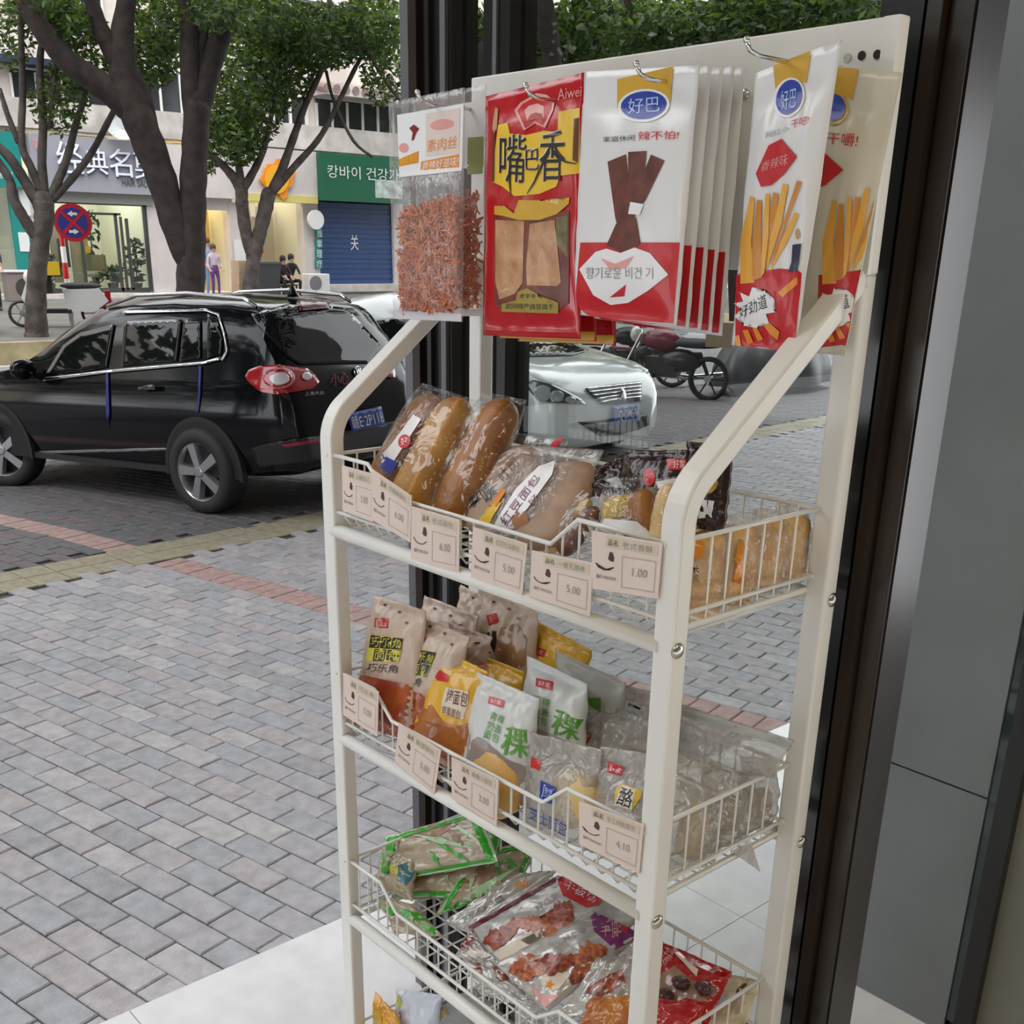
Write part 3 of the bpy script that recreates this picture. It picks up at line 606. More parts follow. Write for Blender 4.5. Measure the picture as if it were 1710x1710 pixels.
# ================================================================ price cards
M_card = mat('price_card', (.74, .62, .56), .45, var=.03, vscale=20); M_ink = mat('card_ink', (.10, .03, .03), .6); M_line = mat('card_line', (.52, .40, .36), .6); M_pencil = mat('pencil', (.38, .34, .32), .7); M_band = mat('card_band', (.66, .57, .44), .5)
def card(px, y, label, name_, price, tilt=0.):
    pl = Plane(y, k=tilt, z0=1.5 if px[0][1] < 1050 else 1.2)
    C = [plane_pt for plane_pt in (pl.at(*p) for p in px)]
    t = thing('price_card', label, 'price tag', (C[2]+C[3])/2, 'price cards clipped to the rack')
    n = pl.n; e = -n*.0010; m = MB(); m.hexa([C[3], C[2], C[2]+e, C[3]+e, C[0], C[1], C[1]+e, C[0]+e]); m.build('card', M_card, t)
    B = [V(p) for p in px]
    def Q(u, v): q = lerp2(B, u, v); return pl.at(q.x, q.y)
    def poly(pts, m_, nm, off=.0004):
        mb = MB(); vs = [Q(u, v)+n*off for u, v in pts]; bm = bmesh.new(); bm.faces.new([bm.verts.new(p) for p in vs]); bmesh.ops.triangulate(bm, faces=bm.faces[:])
        me = bpy.data.meshes.new(nm); bm.to_mesh(me); bm.free(); me.materials.append(m_); fix_facing(link(nm, me, None, t), n)
    def txt(s_, u0, v0, u1, v1, m_):
        vs, fs = text2d(s_); me = bpy.data.meshes.new('lettering'); me.from_pydata([tuple(Q(u0+(u1-u0)*a, v0+(v1-v0)*b)+n*.0008) for a, b in vs], [], fs); me.materials.append(m_); fix_facing(link('lettering', me, None, t), n)
    poly([(.20, .76), (.95, .76), (.95, .95), (.20, .95)], M_band, 'title_band')
    txt('品名', .24, .80, .38, .91, M_ink); txt(name_, .44, .79, .88, .91, M_pencil)
    for a_ in ([(.44, .10), (.94, .10), (.94, .115), (.44, .115)], [(.44, .64), (.94, .64), (.94, .655), (.44, .655)], [(.44, .10), (.45, .10), (.45, .65), (.44, .65)], [(.93, .10), (.94, .10), (.94, .65), (.93, .65)]): poly(a_, M_line, 'frame_line')
    txt(price, .60, .33, .82, .48, M_pencil)
    poly([(.24, .56), (.27, .53), (.32, .52), (.33, .60), (.30, .69), (.26, .68)], M_ink, 'cat_ear')
    sm = stroke([(.06, .46), (.10, .39), (.18, .36), (.26, .37), (.33, .43)], .018); poly(sm, M_ink, 'smile')
    txt('猫仔 MAOZAI', .07, .20, .36, .27, M_ink)
T1C = [([(571, 777), (625, 792), (623, 872), (572, 853)], .7885, 'price card at the left end of the top tier, half behind the next one', '山楂馅儿', '5.00'),
       ([(621, 783), (687, 828), (685, 906), (620, 867)], .7865, 'tilted price card below the golden double loaf', '手撕棒面包', '6.00'),
       ([(687, 845), (767, 868), (766, 955), (686, 938)], .787, 'third price card from the left on the top tier', '老式面包', '6.00'),
       ([(790, 880), (880, 908), (872, 994), (786, 963)], .787, 'fourth price card from the left on the top tier', '红豆吐司面包', '5.00'),
       ([(888, 919), (990, 940), (985, 1030), (884, 996)], .7865, 'price card hanging lowest on the top tier, below the dip of the rim', '一根乳酪棒', '5.00'),
       ([(988, 886), (1106, 907), (1098, 1000), (989, 983)], .7855, 'rightmost price card of the top tier, beside the right post', '老式香酥', '1.00'),
       ([(573, 1124), (632, 1155), (630, 1230), (573, 1194)], .7885, 'price card at the left end of the second tier', '巧乐角', '5.00'),
       ([(666, 1207), (736, 1253), (725, 1328), (659, 1271)], .787, 'slanting price card below the yellow pouch', '蜂蜜面包', '5.00'),
       ([(754, 1264), (832, 1302), (829, 1380), (754, 1333)], .787, 'price card below the white and green pouch', '香稞小面包', '2.00'),
       ([(967, 1338), (1075, 1377), (1067, 1459), (967, 1410)], .7865, 'price card at the right end of the second tier', '手工肉松面包', '4.10')]
for c in T1C: card(*c)
# ================================================================ top tier: breads
BR1 = mat('bread_golden', (.52, .27, .03), .45, col2=(.42, .17, .015), vscale=26, bump=.2, bscale=120); BR2 = mat('bread_brown', (.26, .085, .012), .4, col2=(.38, .15, .02), vscale=22, bump=.2, bscale=120)
BRT = mat('bread_taupe', (.42, .29, .20), .55, col2=(.33, .20, .13), vscale=30); BRC = mat('bread_cream', (.78, .58, .28), .5, col2=(.70, .46, .17), vscale=30, bump=.2, bscale=150); CHO = mat('chocolate_film', (.022, .008, .008), .2, coat=.25, bump=.5, bscale=40); FIL = mat('filling_brown', (.14, .045, .03), .5)
TST = mat('toast', (.70, .36, .09), .6, col2=(.78, .52, .22), vscale=35, bump=.3, bscale=140)
GT1 = 'bread packs in the top basket'; k1 = .76
# double loaf
P = Plane(.835, 1.53, k1); sh = bag('bread_pack', 'clear pack of two long golden loaves at the left of the top tier', 'bread pack', [(706, 640), (806, 672), (718, 850), (618, 800)], P, CLEAR, .028, GT1, (.02, .03), .0012, 41, full=4)
R = sh.root; loaf('loaf', (622, 818), (722, 656), P, .026, .022, BR2, R, rise=-.006); loaf('loaf', (668, 868), (773, 667), P, .033, .026, BR1, R, groove=.40, n=26)
sh.art([(632, 772), (690, 692), (703, 700), (646, 788)], WHT, 'label_strip', R, .0008); sh.art([(628, 776), (640, 760), (664, 772), (652, 794)], BLU, 'label_strip', R, .0012)
sh.art([ell(675, 737, 10, 12, 16, 20)], RED, 'round_logo', R, .0014); sh.text('好', (669, 730, 681, 744), WHT, R, .0018)
P = Plane(.845, 1.53, k1); sh = bag('bread_pack', 'clear pack with one dark brown long loaf, second from the left', 'bread pack', [(808, 655), (880, 668), (790, 872), (716, 850)], P, CLEAR, .024, GT1, (.02, .03), .0012, 43, full=4)
loaf('loaf', (742, 884), (848, 668), P, .031, .025, BR2, sh.root)
# film with dark brush writing
P = Plane(.838, 1.53, 1.05); sh = bag('bread_pack', 'clear bread pack with dark brush lettering and a red flag at its top', 'bread pack', [(846, 722), (948, 735), (858, 890), (768, 868)], P, CLEAR, .016, GT1, (.03, .10), .002, 45)
R = sh.root; loaf('loaf', (800, 892), (880, 745), P, .034, .013, BRT, R)
sh.art([(918, 744), (935, 724), (951, 725), (930, 746), (922, 748)], RED, 'red_flag', R, .0008)
sh.text('老味', [(778, 835), (812, 800), (836, 826), (790, 866)], K_, R); sh.text('吐司', [(826, 790), (856, 762), (868, 776), (842, 806)], BRN, R)
P = Plane(.828, 1.53, 1.05); sh = bag('bread_pack', 'bread pack with white band, purple writing and an orange and yellow patch', 'bread pack', [(888, 744), (1008, 752), (918, 918), (790, 882)], P, CLEARW, .018, GT1, (.03, .12), .0018, 47)
R = sh.root; loaf('loaf', (890, 918), (968, 772), P, .040, .014, BRT, R)
sh.art([(822, 880), (862, 815), (900, 778), (927, 770), (922, 792), (880, 850), (842, 886)], WHT, 'white_band', R, .0008)
sh.art([(810, 845), (832, 812), (846, 818), (828, 846)], ORG, 'orange_patch', R, .0010); sh.art([(796, 868), (812, 844), (838, 838), (816, 874)], YEL, 'yellow_patch', R, .0008)
sh.text('红豆面包', [(832, 868), (892, 790), (902, 798), (846, 880)], PUR, R, .0014); sh.text('好', [(880, 838), (892, 824), (900, 830), (888, 844)], DRD, R, .0014); sh.art([ell(868, 868, 14, 16, 14)], mat('print_caramel', (.40, .17, .07), .5), 'print_cookie', R, .0008)
# cream sandwich bread
P = Plane(.836, 1.53, 1.0); sh = bag('bread_pack', 'narrow pack with a pale cream filled bread stick before the dark packs', 'bread pack', [(990, 800), (1026, 828), (966, 930), (900, 912)], P, CLEAR, .016, GT1, (.03, .06), .0012, 49)
R = sh.root; loaf('loaf', (908, 922), (984, 832), P, .014, .012, BRC, R); loaf('filling', (936, 926), (998, 848), P, .013, .010, FIL, R)
sh.art([(968, 905), (1004, 824), (1018, 830), (984, 900)], WHT, 'label_strip', R, .001)
P = Plane(.868, 1.55, .9); sh = bag('bread_pack', 'dark chocolate coloured film flap lying over the bread sticks', 'bread pack', [(985, 796), (1046, 752), (1078, 832), (954, 834)], P, CHO, .008, GT1, (.05, .05), .003, 51, bow=.003)
sh.art([(990, 804), (1030, 796), (1052, 818), (1010, 812)], GRY, 'silver_print', sh.root)
P = Plane(.842, 1.53, .45); sh = bag('bread_pack', 'pack with a round yellowish bun and a white slip, behind the right price card', 'bread pack', [(1012, 800), (1080, 796), (1096, 925), (1000, 905)], P, CLEAR, .020, GT1, (.03, .04), .0012, 53)
R = sh.root; loaf('bun', (1036, 880), (1038, 828), P, .022, .016, mat('bun_yellow', (.55, .36, .06), .35, var=.2, vscale=30), R, sharp=3); loaf('bun', (1072, 900), (1070, 820), P, .018, .013, BR2, R)
sh.art([(1010, 866), (1062, 870), (1088, 898), (1000, 884)], WHT, 'white_slip', R, .0012)
P = Plane(.870, 1.53, .35); sh = bag('bread_pack', 'dark chocolate coloured pack with red oval and red label near right post', 'bread pack', [(1040, 752), (1150, 752), (1145, 930), (1040, 915)], P, CHO, .016, GT1, (.04, .06), .002, 55)
R = sh.root; sh.art([ell(1084, 797, 10, 15, 16)], RED, 'red_oval', R); sh.text('好', (1079, 790, 1090, 804), PNK, R); sh.art([(1114, 766), (1150, 766), (1142, 785), (1114, 784)], RED, 'red_label', R); sh.text('好家', (1124, 768, 1144, 782), WHT, R)
sh.art([(1094, 805), (1128, 798), (1130, 812), (1100, 815)], WHT, 'white_label', R); sh.art([(1078, 815), (1096, 812), (1090, 880), (1074, 880)], mat('print_mocha', (.16, .07, .04), .3), 'window', R)
P = Plane(.850, 1.53, .30); sh = bag('bread_pack', 'slim clear pack with a cream bread stick, touching the right post', 'bread pack', [(1095, 800), (1135, 795), (1135, 920), (1085, 915)], P, CLEAR, .014, GT1, (.03, .04), .0012, 57); loaf('loaf', (1098, 915), (1120, 808), P, .013, .011, BRC, sh.root)
P = Plane(.885, 1.53, .25); sh = bag('bread_pack', 'dark pack with bun and white label in the post bend', 'bread pack', [(1150, 738), (1226, 742), (1206, 890), (1150, 880)], P, CHO, .014, GT1, (.04, .06), .003, 59, bow=.002)
R = sh.root; sh.art([(1166, 834), (1190, 836), (1188, 864), (1166, 866)], WHT, 'white_label', R, .001); loaf('bun', (1186, 832), (1192, 794), P, .014, .020, mat('bun_yellow'), R, sharp=3)
# toast bags by the right side wires
def sideplane(x): return Plane(p0=(x, .9, 1.5), n=(1, -.10, .10))
TP = [(-.702, [(1145, 868), (1222, 862), (1206, 1048), (1136, 1050)], 'orange printed toast bag just right of the front post, black writing on it', 1),
      (-.698, [(1206, 862), (1278, 850), (1256, 1020), (1196, 1030)], 'toast bag second from the front post, seen through the side wires', 2),
      (-.697, [(1258, 850), (1320, 842), (1304, 990), (1246, 1000)], 'toast bag third from the front post, with a tan slice', 3),
      (-.697, [(1300, 842), (1356, 850), (1338, 975), (1290, 985)], 'toast bag nearest to the rear post of the top tier', 4)]
for x, px, lab, sd_ in TP:
    P = sideplane(x); sh = bag('toast_bag', lab, 'bread bag', px, P, CLEARW, .014, 'toast bags at the right end of the top tier', (.03, .16), .004, 60+sd_, bow=.002)
    R = sh.root; cx0 = (px[2][0]+px[3][0])/2; cx1 = (px[0][0]+px[1][0])/2; loaf('toast_slice', (cx0, px[2][1]-8), (cx1, px[0][1]+16), P, .026, .010, TST, R, sharp=9)
    if sd_ == 1:
        sh.art([(1150, 872), (1214, 866), (1212, 880), (1150, 886)], ORG, 'orange_band', R); sh.art([ell(1164, 918, 12, 18, 14)], ORG, 'orange_print', R, .001); sh.text('米', (1154, 942, 1168, 958), K_, R); sh.text('吐司', (1152, 960, 1166, 972), K_, R)
    elif sd_ == 2: sh.art([(1232, 905), (1246, 900), (1240, 975), (1224, 980)], ORG, 'orange_print', R)
P = Plane(.93, 1.55, .2); bag('clear_flap', 'crumpled peak of clear film rising behind the toast bags', 'plastic film', [(1196, 822), (1262, 812), (1262, 880), (1190, 880)], P, CLEAR, .006, None, (.02, .02), .004, 71, bow=.003)
# ================================================================ second tier
GT2 = 'bread pouches in the second basket'
CRB = mat('cream_pink_pouch', (.62, .49, .40), .35, col2=(.52, .38, .30), vscale=14, coat=.3, bump=.5, bscale=30); YLB = mat('yellow_pouch', (.74, .42, .03), .3, coat=.4, bump=.3, bscale=26); WGB = mat('white_soft_pouch', (.66, .68, .68), .3, coat=.3, bump=.25, bscale=20); GRB = mat('grey_soft_pouch', (.52, .53, .50), .35, coat=.3, bump=.3, bscale=20)
REDBR = mat('bread_red_glaze', (.30, .035, .012), .25, col2=(.45, .10, .02), vscale=30, coat=.6); ORBR = mat('bread_orange_glaze', (.52, .19, .04), .3, col2=(.36, .10, .02), vscale=24, coat=.6); BUN = mat('bun_gold', (.68, .36, .08), .5, col2=(.74, .48, .16), vscale=18)
z5 = lambda pts: [(590+x/5.7, 970+y/5.7) for x, y in pts]; z6 = lambda pts: [(760+x/5.03, 1080+y/5.03) for x, y in pts]
def dots(sh, pts, R, r=4):
    for x, y in pts: sh.art([ell(x, y, r*.8, r*.6, 8)], BRN, 'printed_dot', R)
# rear cream bags first
for px, y, lab, sd_, lg in (([(708, 994), (800, 1030), (786, 1160), (690, 1130)], .905, 'cream bread bag in the second row, third from the left', 81, None), ([(770, 976), (834, 1012), (824, 1130), (752, 1090)], .955, 'cream bread bag with a pointed top, behind the others', 82, None), ([(806, 983), (898, 1022), (890, 1210), (795, 1160)], .935, 'cream bread bag with brown window, right of the pointed one', 83, 1), ([(752, 1040), (822, 1064), (812, 1170), (745, 1140)], .882, 'small cream bread bag squeezed between the others', 84, None)):
    P = Plane(y, 1.2, .27); sh = bag('cream_bread_bag', lab, 'bread bag', px, P, CRB, .016, GT2, (.03, .10), .0035, sd_); R = sh.root
    dots(sh, [(px[0][0]+18, px[0][1]+22), (px[0][0]+44, px[0][1]+34), (px[0][0]+60, px[0][1]+50)], R)
    if lg:
        sh.art([z5([(1265, 330), (1360, 305), (1380, 390), (1290, 425)])], RED, 'red_logo', R, .0008); sh.text('好', z5([(1285, 335), (1350, 320), (1360, 390), (1300, 405)]), PNK, R, .0012)
        sh.art([z5([(1270, 460), (1395, 490), (1340, 690), (1280, 560)])], K_, 'black_panel', R, .0008); sh.art([z5([(1400, 450), (1560, 400), (1650, 560), (1600, 820), (1380, 850), (1340, 700)])], mat('window_bread', (.34, .19, .08), .3, var=.3, vscale=20, coat=.5), 'window', R, .0008)
for px, y, lab, sd_, lo, bl, t2 in (([(627, 994), (712, 1020), (692, 1240), (588, 1208)], .822, 'cream bread bag with black and yellow lettering at the far left of the second tier', 85, [(205, 355), (335, 355), (325, 450), (200, 440)], [(160, 510), (475, 545), (430, 775), (120, 770)], [(150, 780), (420, 800), (405, 880), (110, 860)]),
                                    ([(702, 1030), (786, 1064), (728, 1252), (650, 1222)], .838, 'cream bread bag with black and yellow lettering, just left of the yellow pouch', 86, [(600, 470), (700, 530), (670, 585), (580, 560)], [(570, 640), (790, 680), (690, 925), (500, 880)], [(450, 890), (660, 930), (620, 1010), (420, 970)])):
    P = Plane(y, 1.2, .27); sh = bag('cream_bread_bag', lab, 'bread bag', px, P, CRB, .018, GT2, (.03, .06), .0028, sd_); R = sh.root
    bot = [(px[3][0]*.62+px[0][0]*.38, px[3][1]*.62+px[0][1]*.38), (px[2][0]*.58+px[1][0]*.42, px[2][1]*.58+px[1][1]*.42), px[2], px[3]]
    sh.art([bot], REDBR, 'window', R, .0008)
    sh.art([z5(lo)], RED, 'red_logo', R, .0008); q = z5(lo); c = (sum(p[0] for p in q)/4, sum(p[1] for p in q)/4); sh.art([[(c[0]+(x-c[0])*.8, c[1]+(y_-c[1])*.75) for x, y_ in q]], PNK, 'red_logo', R, .0012); sh.text('好家', [(c[0]+(x-c[0])*.6, c[1]+(y_-c[1])*.55) for x, y_ in q], RED, R, .0016)
    q = z5(bl); sh.art([q], pm('lemon', (.66, .60, .06)), 'yellow_panel', R, .0008)
    B = [V(p) for p in q]; sub = lambda u0, v0, u1, v1: [tuple(lerp2(B, u, v)) for u, v in ((u0, v1), (u1, v1), (u1, v0), (u0, v0))]
    for ch, u0, v0, u1, v1 in (('巧', .02, .52, .33, .98), ('乐', .35, .52, .66, .98), ('角', .68, .52, .99, .98), ('面', .2, .03, .56, .49), ('包', .6, .03, .97, .49)):
        sh.art([sub(u0, v0, u1, v1)], K_, 'black_tile', R, .0011); sh.text(ch, sub(u0+.03, v0+.05, u1-.03, v1-.05), pm('lemon', (.66, .60, .06)), R, .0015)
    sh.text('巧乐角', z5(t2), K_, R); dots(sh, [(px[0][0]+16, px[0][1]+16), (px[0][0]+40, px[0][1]+28), (px[0][0]+52, px[0][1]+46)], R)
# yellow pouches
for px, y, lab, sd_, lo in (([(900, 1038), (988, 1086), (962, 1210), (878, 1160)], .955, 'yellow pouch at the back, behind the white pouches', 90, [(650, -10), (765, 25), (745, 90), (640, 60)]), ([(778, 1084), (876, 1122), (860, 1220), (768, 1190)], .880, 'yellow pouch behind the foremost yellow pouch', 91, [(140, 110), (270, 150), (260, 185), (140, 150)])):
    P = Plane(y, 1.2, .25); sh = bag('yellow_bread_pouch', lab, 'bread pouch', px, P, YLB, .014, GT2, (.03, .10), .002, sd_); q = z6(lo); sh.art([q], RED, 'red_logo', sh.root, .0008); c = (sum(p[0] for p in q)/4, sum(p[1] for p in q)/4); sh.text('好家', [(c[0]+(x-c[0])*.7, c[1]+(y_-c[1])*.6) for x, y_ in q], PNK, sh.root, .0012)
P = Plane(.836, 1.2, .28); sh = bag('yellow_bread_pouch', 'yellow pouch with a clear foot showing orange bread, foremost of the yellow ones', 'bread pouch', [(733, 1083), (817, 1122), (782, 1296), (672, 1248)], P, YLB, .018, GT2, (.03, .06), .002, 92); R = sh.root
sh.art([z5([(590, 1210), (740, 1180), (840, 1330), (960, 1390), (1080, 1350), (1150, 1180), (1200, 1100), (1090, 1860), (480, 1580)])], ORBR, 'window', R, .0008)
sh.art([z5([(750, 870), (830, 850), (910, 900), (900, 960), (800, 950)])], RED, 'red_logo', R, .0008)
sh.art([z5([(880, 1010), (1090, 1050), (1080, 1200), (1030, 1320), (840, 1260), (840, 1150)])], CRM, 'cream_panel', R, .0009); sh.text('烤面包', z5([(900, 1025), (1090, 1060), (1070, 1205), (870, 1160)]), BRN, R, .0014); sh.text('蜂蜜面包', z5([(850, 1180), (1025, 1240), (1000, 1310), (840, 1260)]), BRN, R, .0014)
# white pouches with green lettering
for px, y, lab, sd_, lo, g1_, g2_, m_ in (([(926, 1086), (1046, 1140), (1034, 1280), (950, 1240)], .925, 'greyish white pouch at the back with a touch of green', 95, None, None, [(1110, 430), (1220, 430), (1215, 550), (1110, 480)], GRB),
    ([(882, 1095), (982, 1143), (972, 1310), (866, 1268)], .872, 'white pouch with green lettering, second row', 96, [(680, 260), (825, 295), (815, 370), (675, 330)], [(655, 395), (805, 440), (770, 665), (650, 640)], [(840, 505), (1045, 610), (1000, 800), (790, 720)], WGB),
    ([(797, 1122), (900, 1166), (884, 1350), (772, 1296)], .835, 'white pouch with green lettering and a clear foot showing a golden bun, foremost', 97, [(285, 410), (415, 450), (405, 515), (275, 475)], [(310, 535), (420, 585), (360, 810), (230, 760)], [(430, 660), (590, 690), (600, 950), (360, 900)], WGB)):
    P = Plane(y, 1.2, .25); sh = bag('white_bread_pouch', lab, 'bread pouch', px, P, m_, .018, GT2, (.03, .08), .0022, sd_); R = sh.root
    if lo:
        q = z6(lo); sh.art([q], RED, 'red_logo', R, .0008); c = (sum(p[0] for p in q)/4, sum(p[1] for p in q)/4); sh.text('好家', [(c[0]+(x-c[0])*.7, c[1]+(y_-c[1])*.6) for x, y_ in q], WHT, R, .0012)
        q = z6(g1_); B = [V(p) for p in q]; sub = lambda u0, v0, u1, v1: [tuple(lerp2(B, u, v)) for u, v in ((u0, v1), (u1, v1), (u1, v0), (u0, v0))]
        for k, ch in enumerate('青稞奶盖面包'): sh.text(ch, sub((k % 2)*.52, .68-(k//2)*.34, (k % 2)*.52+.46, .98-(k//2)*.34), GRN, R, .001)
    if g2_:
        if lo: sh.text('稞', z6(g2_), GRN, R, .0012); sh.text('稞', [(x+1.2, y_+.6) for x, y_ in z6(g2_)], GRN, R, .0013, 'lettering_bold')
        else: sh.art([z6(g2_)], GRN, 'green_print', R)
    if sd_ == 97:
        sh.art([z6([(130, 730), (250, 790), (430, 940), (640, 1040), (620, 1400), (60, 1120)])], mat('window_milky', (.34, .28, .26), .3, coat=.6), 'window', R, .0007)
        loaf('bun', (866, 1352), (806, 1262), P, .045, .020, BUN, R, sharp=2.4, rise=.006)
    if sd_ == 96: sh.art([z6([(660, 670), (800, 730), (960, 800), (1010, 830), (990, 1120), (660, 960)])], mat('window_milky_pale', (.42, .37, .34), .3, coat=.6), 'window', R, .0006)
# clear bags on the right
MILK = film('soft_milky', (.90, .89, .88), .08, .16, haze=.42, hazecol=(.56, .53, .50), bump=.8, bscale=22)
BUNP = mat('bun_pale', (.74, .58, .30), .5, col2=(.68, .48, .20), vscale=14)
P = Plane(.832, 1.2, .2); sh = bag('clear_bread_bag', 'clear bag with pale round bun, blue label and blue writing', 'bread bag', [(884, 1222), (1006, 1252), (990, 1425), (878, 1378)], P, MILK, .022, GT2, (.03, .20), .002, 101); R = sh.root
loaf('bun', (968, 1385), (955, 1285), P, .042, .020, BUNP, R, sharp=2.3)
sh.art([z6([(720, 1120), (850, 1185), (815, 1325), (705, 1290)])], BLU, 'blue_label', R, .001); sh.text('厚', z6([(735, 1150), (835, 1195), (805, 1300), (720, 1270)]), LBL, R, .0014); sh.text('芝士面包', [(884, 1346), (948, 1376), (944, 1398), (884, 1368)], BLU, R, .001); sh.art([z6([(640, 920), (720, 960), (710, 1040), (635, 1010)])], RED, 'red_logo', R, .0008)
P = Plane(.836, 1.2, .2); sh = bag('clear_bread_bag', 'clear bag with a black and white label left of the right post, second tier', 'bread bag', [(1004, 1246), (1106, 1262), (1094, 1450), (990, 1420)], P, MILK, .020, GT2, (.03, .20), .002, 102); R = sh.root
sh.art([z6([(1285, 960), (1425, 1015), (1390, 1085), (1275, 1050)])], RED, 'red_logo', R, .0008); sh.text('好家', z6([(1300, 985), (1405, 1025), (1380, 1068), (1295, 1045)]), WHT, R, .0012)
sh.art([z6([(1350, 1190), (1400, 1150), (1560, 1210), (1560, 1260), (1480, 1380), (1330, 1330)])], YEL, 'yellow_print', R, .0007); sh.art([z6([(1405, 1160), (1510, 1200), (1480, 1370), (1330, 1330)])], WHT, 'label', R, .001); sh.text('酪', z6([(1400, 1170), (1510, 1210), (1470, 1360), (1345, 1320)]), K_, R, .0014); loaf('bun', (1066, 1440), (1078, 1318), P, .03, .014, mat('milk_bun', (.74, .74, .78), .5), R, sharp=2.5, rise=-.004)
P = Plane(.895, 1.2, .45); sh = bag('clear_bread_bag', 'crumpled clear bag with a red logo lying over the white pouches', 'bread bag', [(984, 1166), (1092, 1205), (1076, 1310), (930, 1262)], P, MILK, .016, GT2, (.05, .10), .004, 103, bow=.002); R = sh.root
sh.art([z6([(1060, 680), (1155, 740), (1110, 815), (1030, 760)])], RED, 'red_logo', R, .0008); sh.text('好家', z6([(1065, 705), (1135, 745), (1105, 795), (1045, 755)]), WHT, R, .0012)
CON = mat('snack_mix', (.42, .30, .10), .5, col2=(.26, .17, .05), vscale=40)
for px, y, lab, sd_, ct in (([(1030, 1140), (1140, 1170), (1130, 1290), (1030, 1270)], .965, 'grey clear bag at the back with a small black mark', 104, 0), ([(1112, 1168), (1326, 1236), (1292, 1300), (1130, 1280)], .985, 'flat clear bag with a slotted header strip sticking out at the back right', 105, 0),
                        ([(1110, 1250), (1222, 1290), (1192, 1440), (1108, 1470)], .850, 'clear bag with yellow bread nearest to the front of the right side', 106, 1), ([(1176, 1262), (1262, 1300), (1244, 1400), (1170, 1430)], .905, 'clear bag with mixed contents in the middle of the right side', 107, 2), ([(1236, 1262), (1300, 1268), (1296, 1370), (1230, 1400)], .965, 'clear bag with brownish contents next to the rear post', 108, 3)):
    P = Plane(p0=(-.696-.002*ct, .9, 1.2), n=(1, -.12, .08)) if ct else Plane(y, 1.2, .15); sh = bag('clear_bread_bag', lab, 'bread bag', px, P, MILK, .014, GT2, (.03, .18), .003, sd_, bow=.0015); R = sh.root
    if sd_ == 104: sh.art([[(1050, 1174), (1070, 1182), (1069, 1186), (1049, 1178)]], K_, 'mark', R)
    if sd_ == 105: sh.art([[(1140, 1180), (1325, 1238), (1320, 1252), (1140, 1196)]], mat('print_header_grey', (.50, .52, .50), .4), 'header_strip', R, .0007); sh.art([[(1235, 1199), (1254, 1203), (1252, 1209), (1233, 1206)]], K_, 'slot', R, .0011)
    if ct: loaf('contents', (px[2][0]*.5+px[3][0]*.5, px[2][1]-6), (px[0][0]*.5+px[1][0]*.5, px[0][1]*.6+px[3][1]*.4), P, .022, .010, (None, BUNP, CON, CON)[ct], R)
P = Plane(.88, 1.19, 1.9, ky=.0); MB().prism([tuple(on_x(x, y_, -.66)) for x, y_ in ((1222, 1422), (1254, 1404), (1270, 1456))], (-.001, 0, 0)).build('bag_corner', MILK, sh.root)
# ================================================================ third tier
GT3 = 'vacuum packs in the third basket'
SIL = mat('silver_pouch', (.52, .50, .48), .22, metal=.25, coat=.5, bump=.5, bscale=22); GBG = mat('green_clear_pouch', (.36, .30, .18), .2, col2=(.48, .40, .30), vscale=9, coat=.8, bump=.8, bscale=18)
GR1 = pm('vivid_green', (.035, .38, .02), .25); GR2 = pm('pale_green', (.45, .68, .40), .25); MEAT = mat('print_meat', (.46, .085, .03), .3, col2=(.12, .012, .008), vscale=150, coat=.5); MEAT2 = mat('print_meat_orange', (.62, .20, .06), .3, col2=(.30, .05, .02), vscale=170, coat=.5); MAR = pm('maroon', (.13, .008, .035), .25)
a8 = lambda pts: [(600+x/5.7, 1340+y/5.7) for x, y in pts]
def vac(px, y, z, k, m_, lab, sd_, T=.016, ky=0., x0=-1., wr=.004, name='vacuum_pack'):
    return bag(name, lab, 'vacuum pack', px, Plane(y, z, k, ky, x0), m_, T, GT3, (.04, .05), wr, sd_, bow=.004)
_vac = vac
def leafy(sh, px, seed):
    r = random.Random(seed)
    for k in range(5):
        B = [V(p) for p in px]; a, b = lerp2(B, r.uniform(.1, .9), r.uniform(.1, .9)), lerp2(B, r.uniform(.1, .9), r.uniform(.1, .9)); sh.art([splash([tuple(a), tuple(b)], r.uniform(5, 9), seed+k)], (GR1, GR2, mat('print_meat_tan', (.38, .24, .16), .3, col2=(.26, .14, .09), vscale=40))[k % 3], 'printed_leaf', sh.root, .0011)
def gvac(px, *a, **k):
    sh = _vac(px, *a, **k); border(sh, px, .22, GR1); border(sh, [(x*1.0, y) for x, y in px], .08, GR2, .0016); leafy(sh, px, 500+len(bpy.data.objects) % 97); return sh
def band(sh, pts, w, m_, off=.001, nm='green_edge'): sh.art([stroke(pts, w)], m_, nm, sh.root, off, 9)
sh = gvac([(640, 1398), (800, 1352), (836, 1440), (632, 1476)], .880, .925, .75, GBG, 'green edged vacuum pack with brown meat at the back left of the third tier', 111)
sh.art([a8([(480, 330), (560, 220), (680, 140), (820, 170), (940, 200), (760, 320), (560, 330)])], mat('print_meat_tan', (.38, .24, .16), .3, col2=(.26, .14, .09), vscale=40), 'printed_meat', sh.root)
band(sh, a8([(390, 290), (470, 220), (560, 190)]), [4, 6, 4], GR1); band(sh, a8([(110, 320), (260, 300), (380, 300)]), [3, 8, 5], WHT, .001, 'white_edge'); band(sh, a8([(820, 120), (900, 60), (980, 110)]), [6, 16, 6], GR1)
sh = gvac([(690, 1408), (848, 1378), (806, 1500), (652, 1500)], .900, .905, 1.3, GBG, 'green edged vacuum pack with tan contents, lying uppermost at the left', 112, .020)
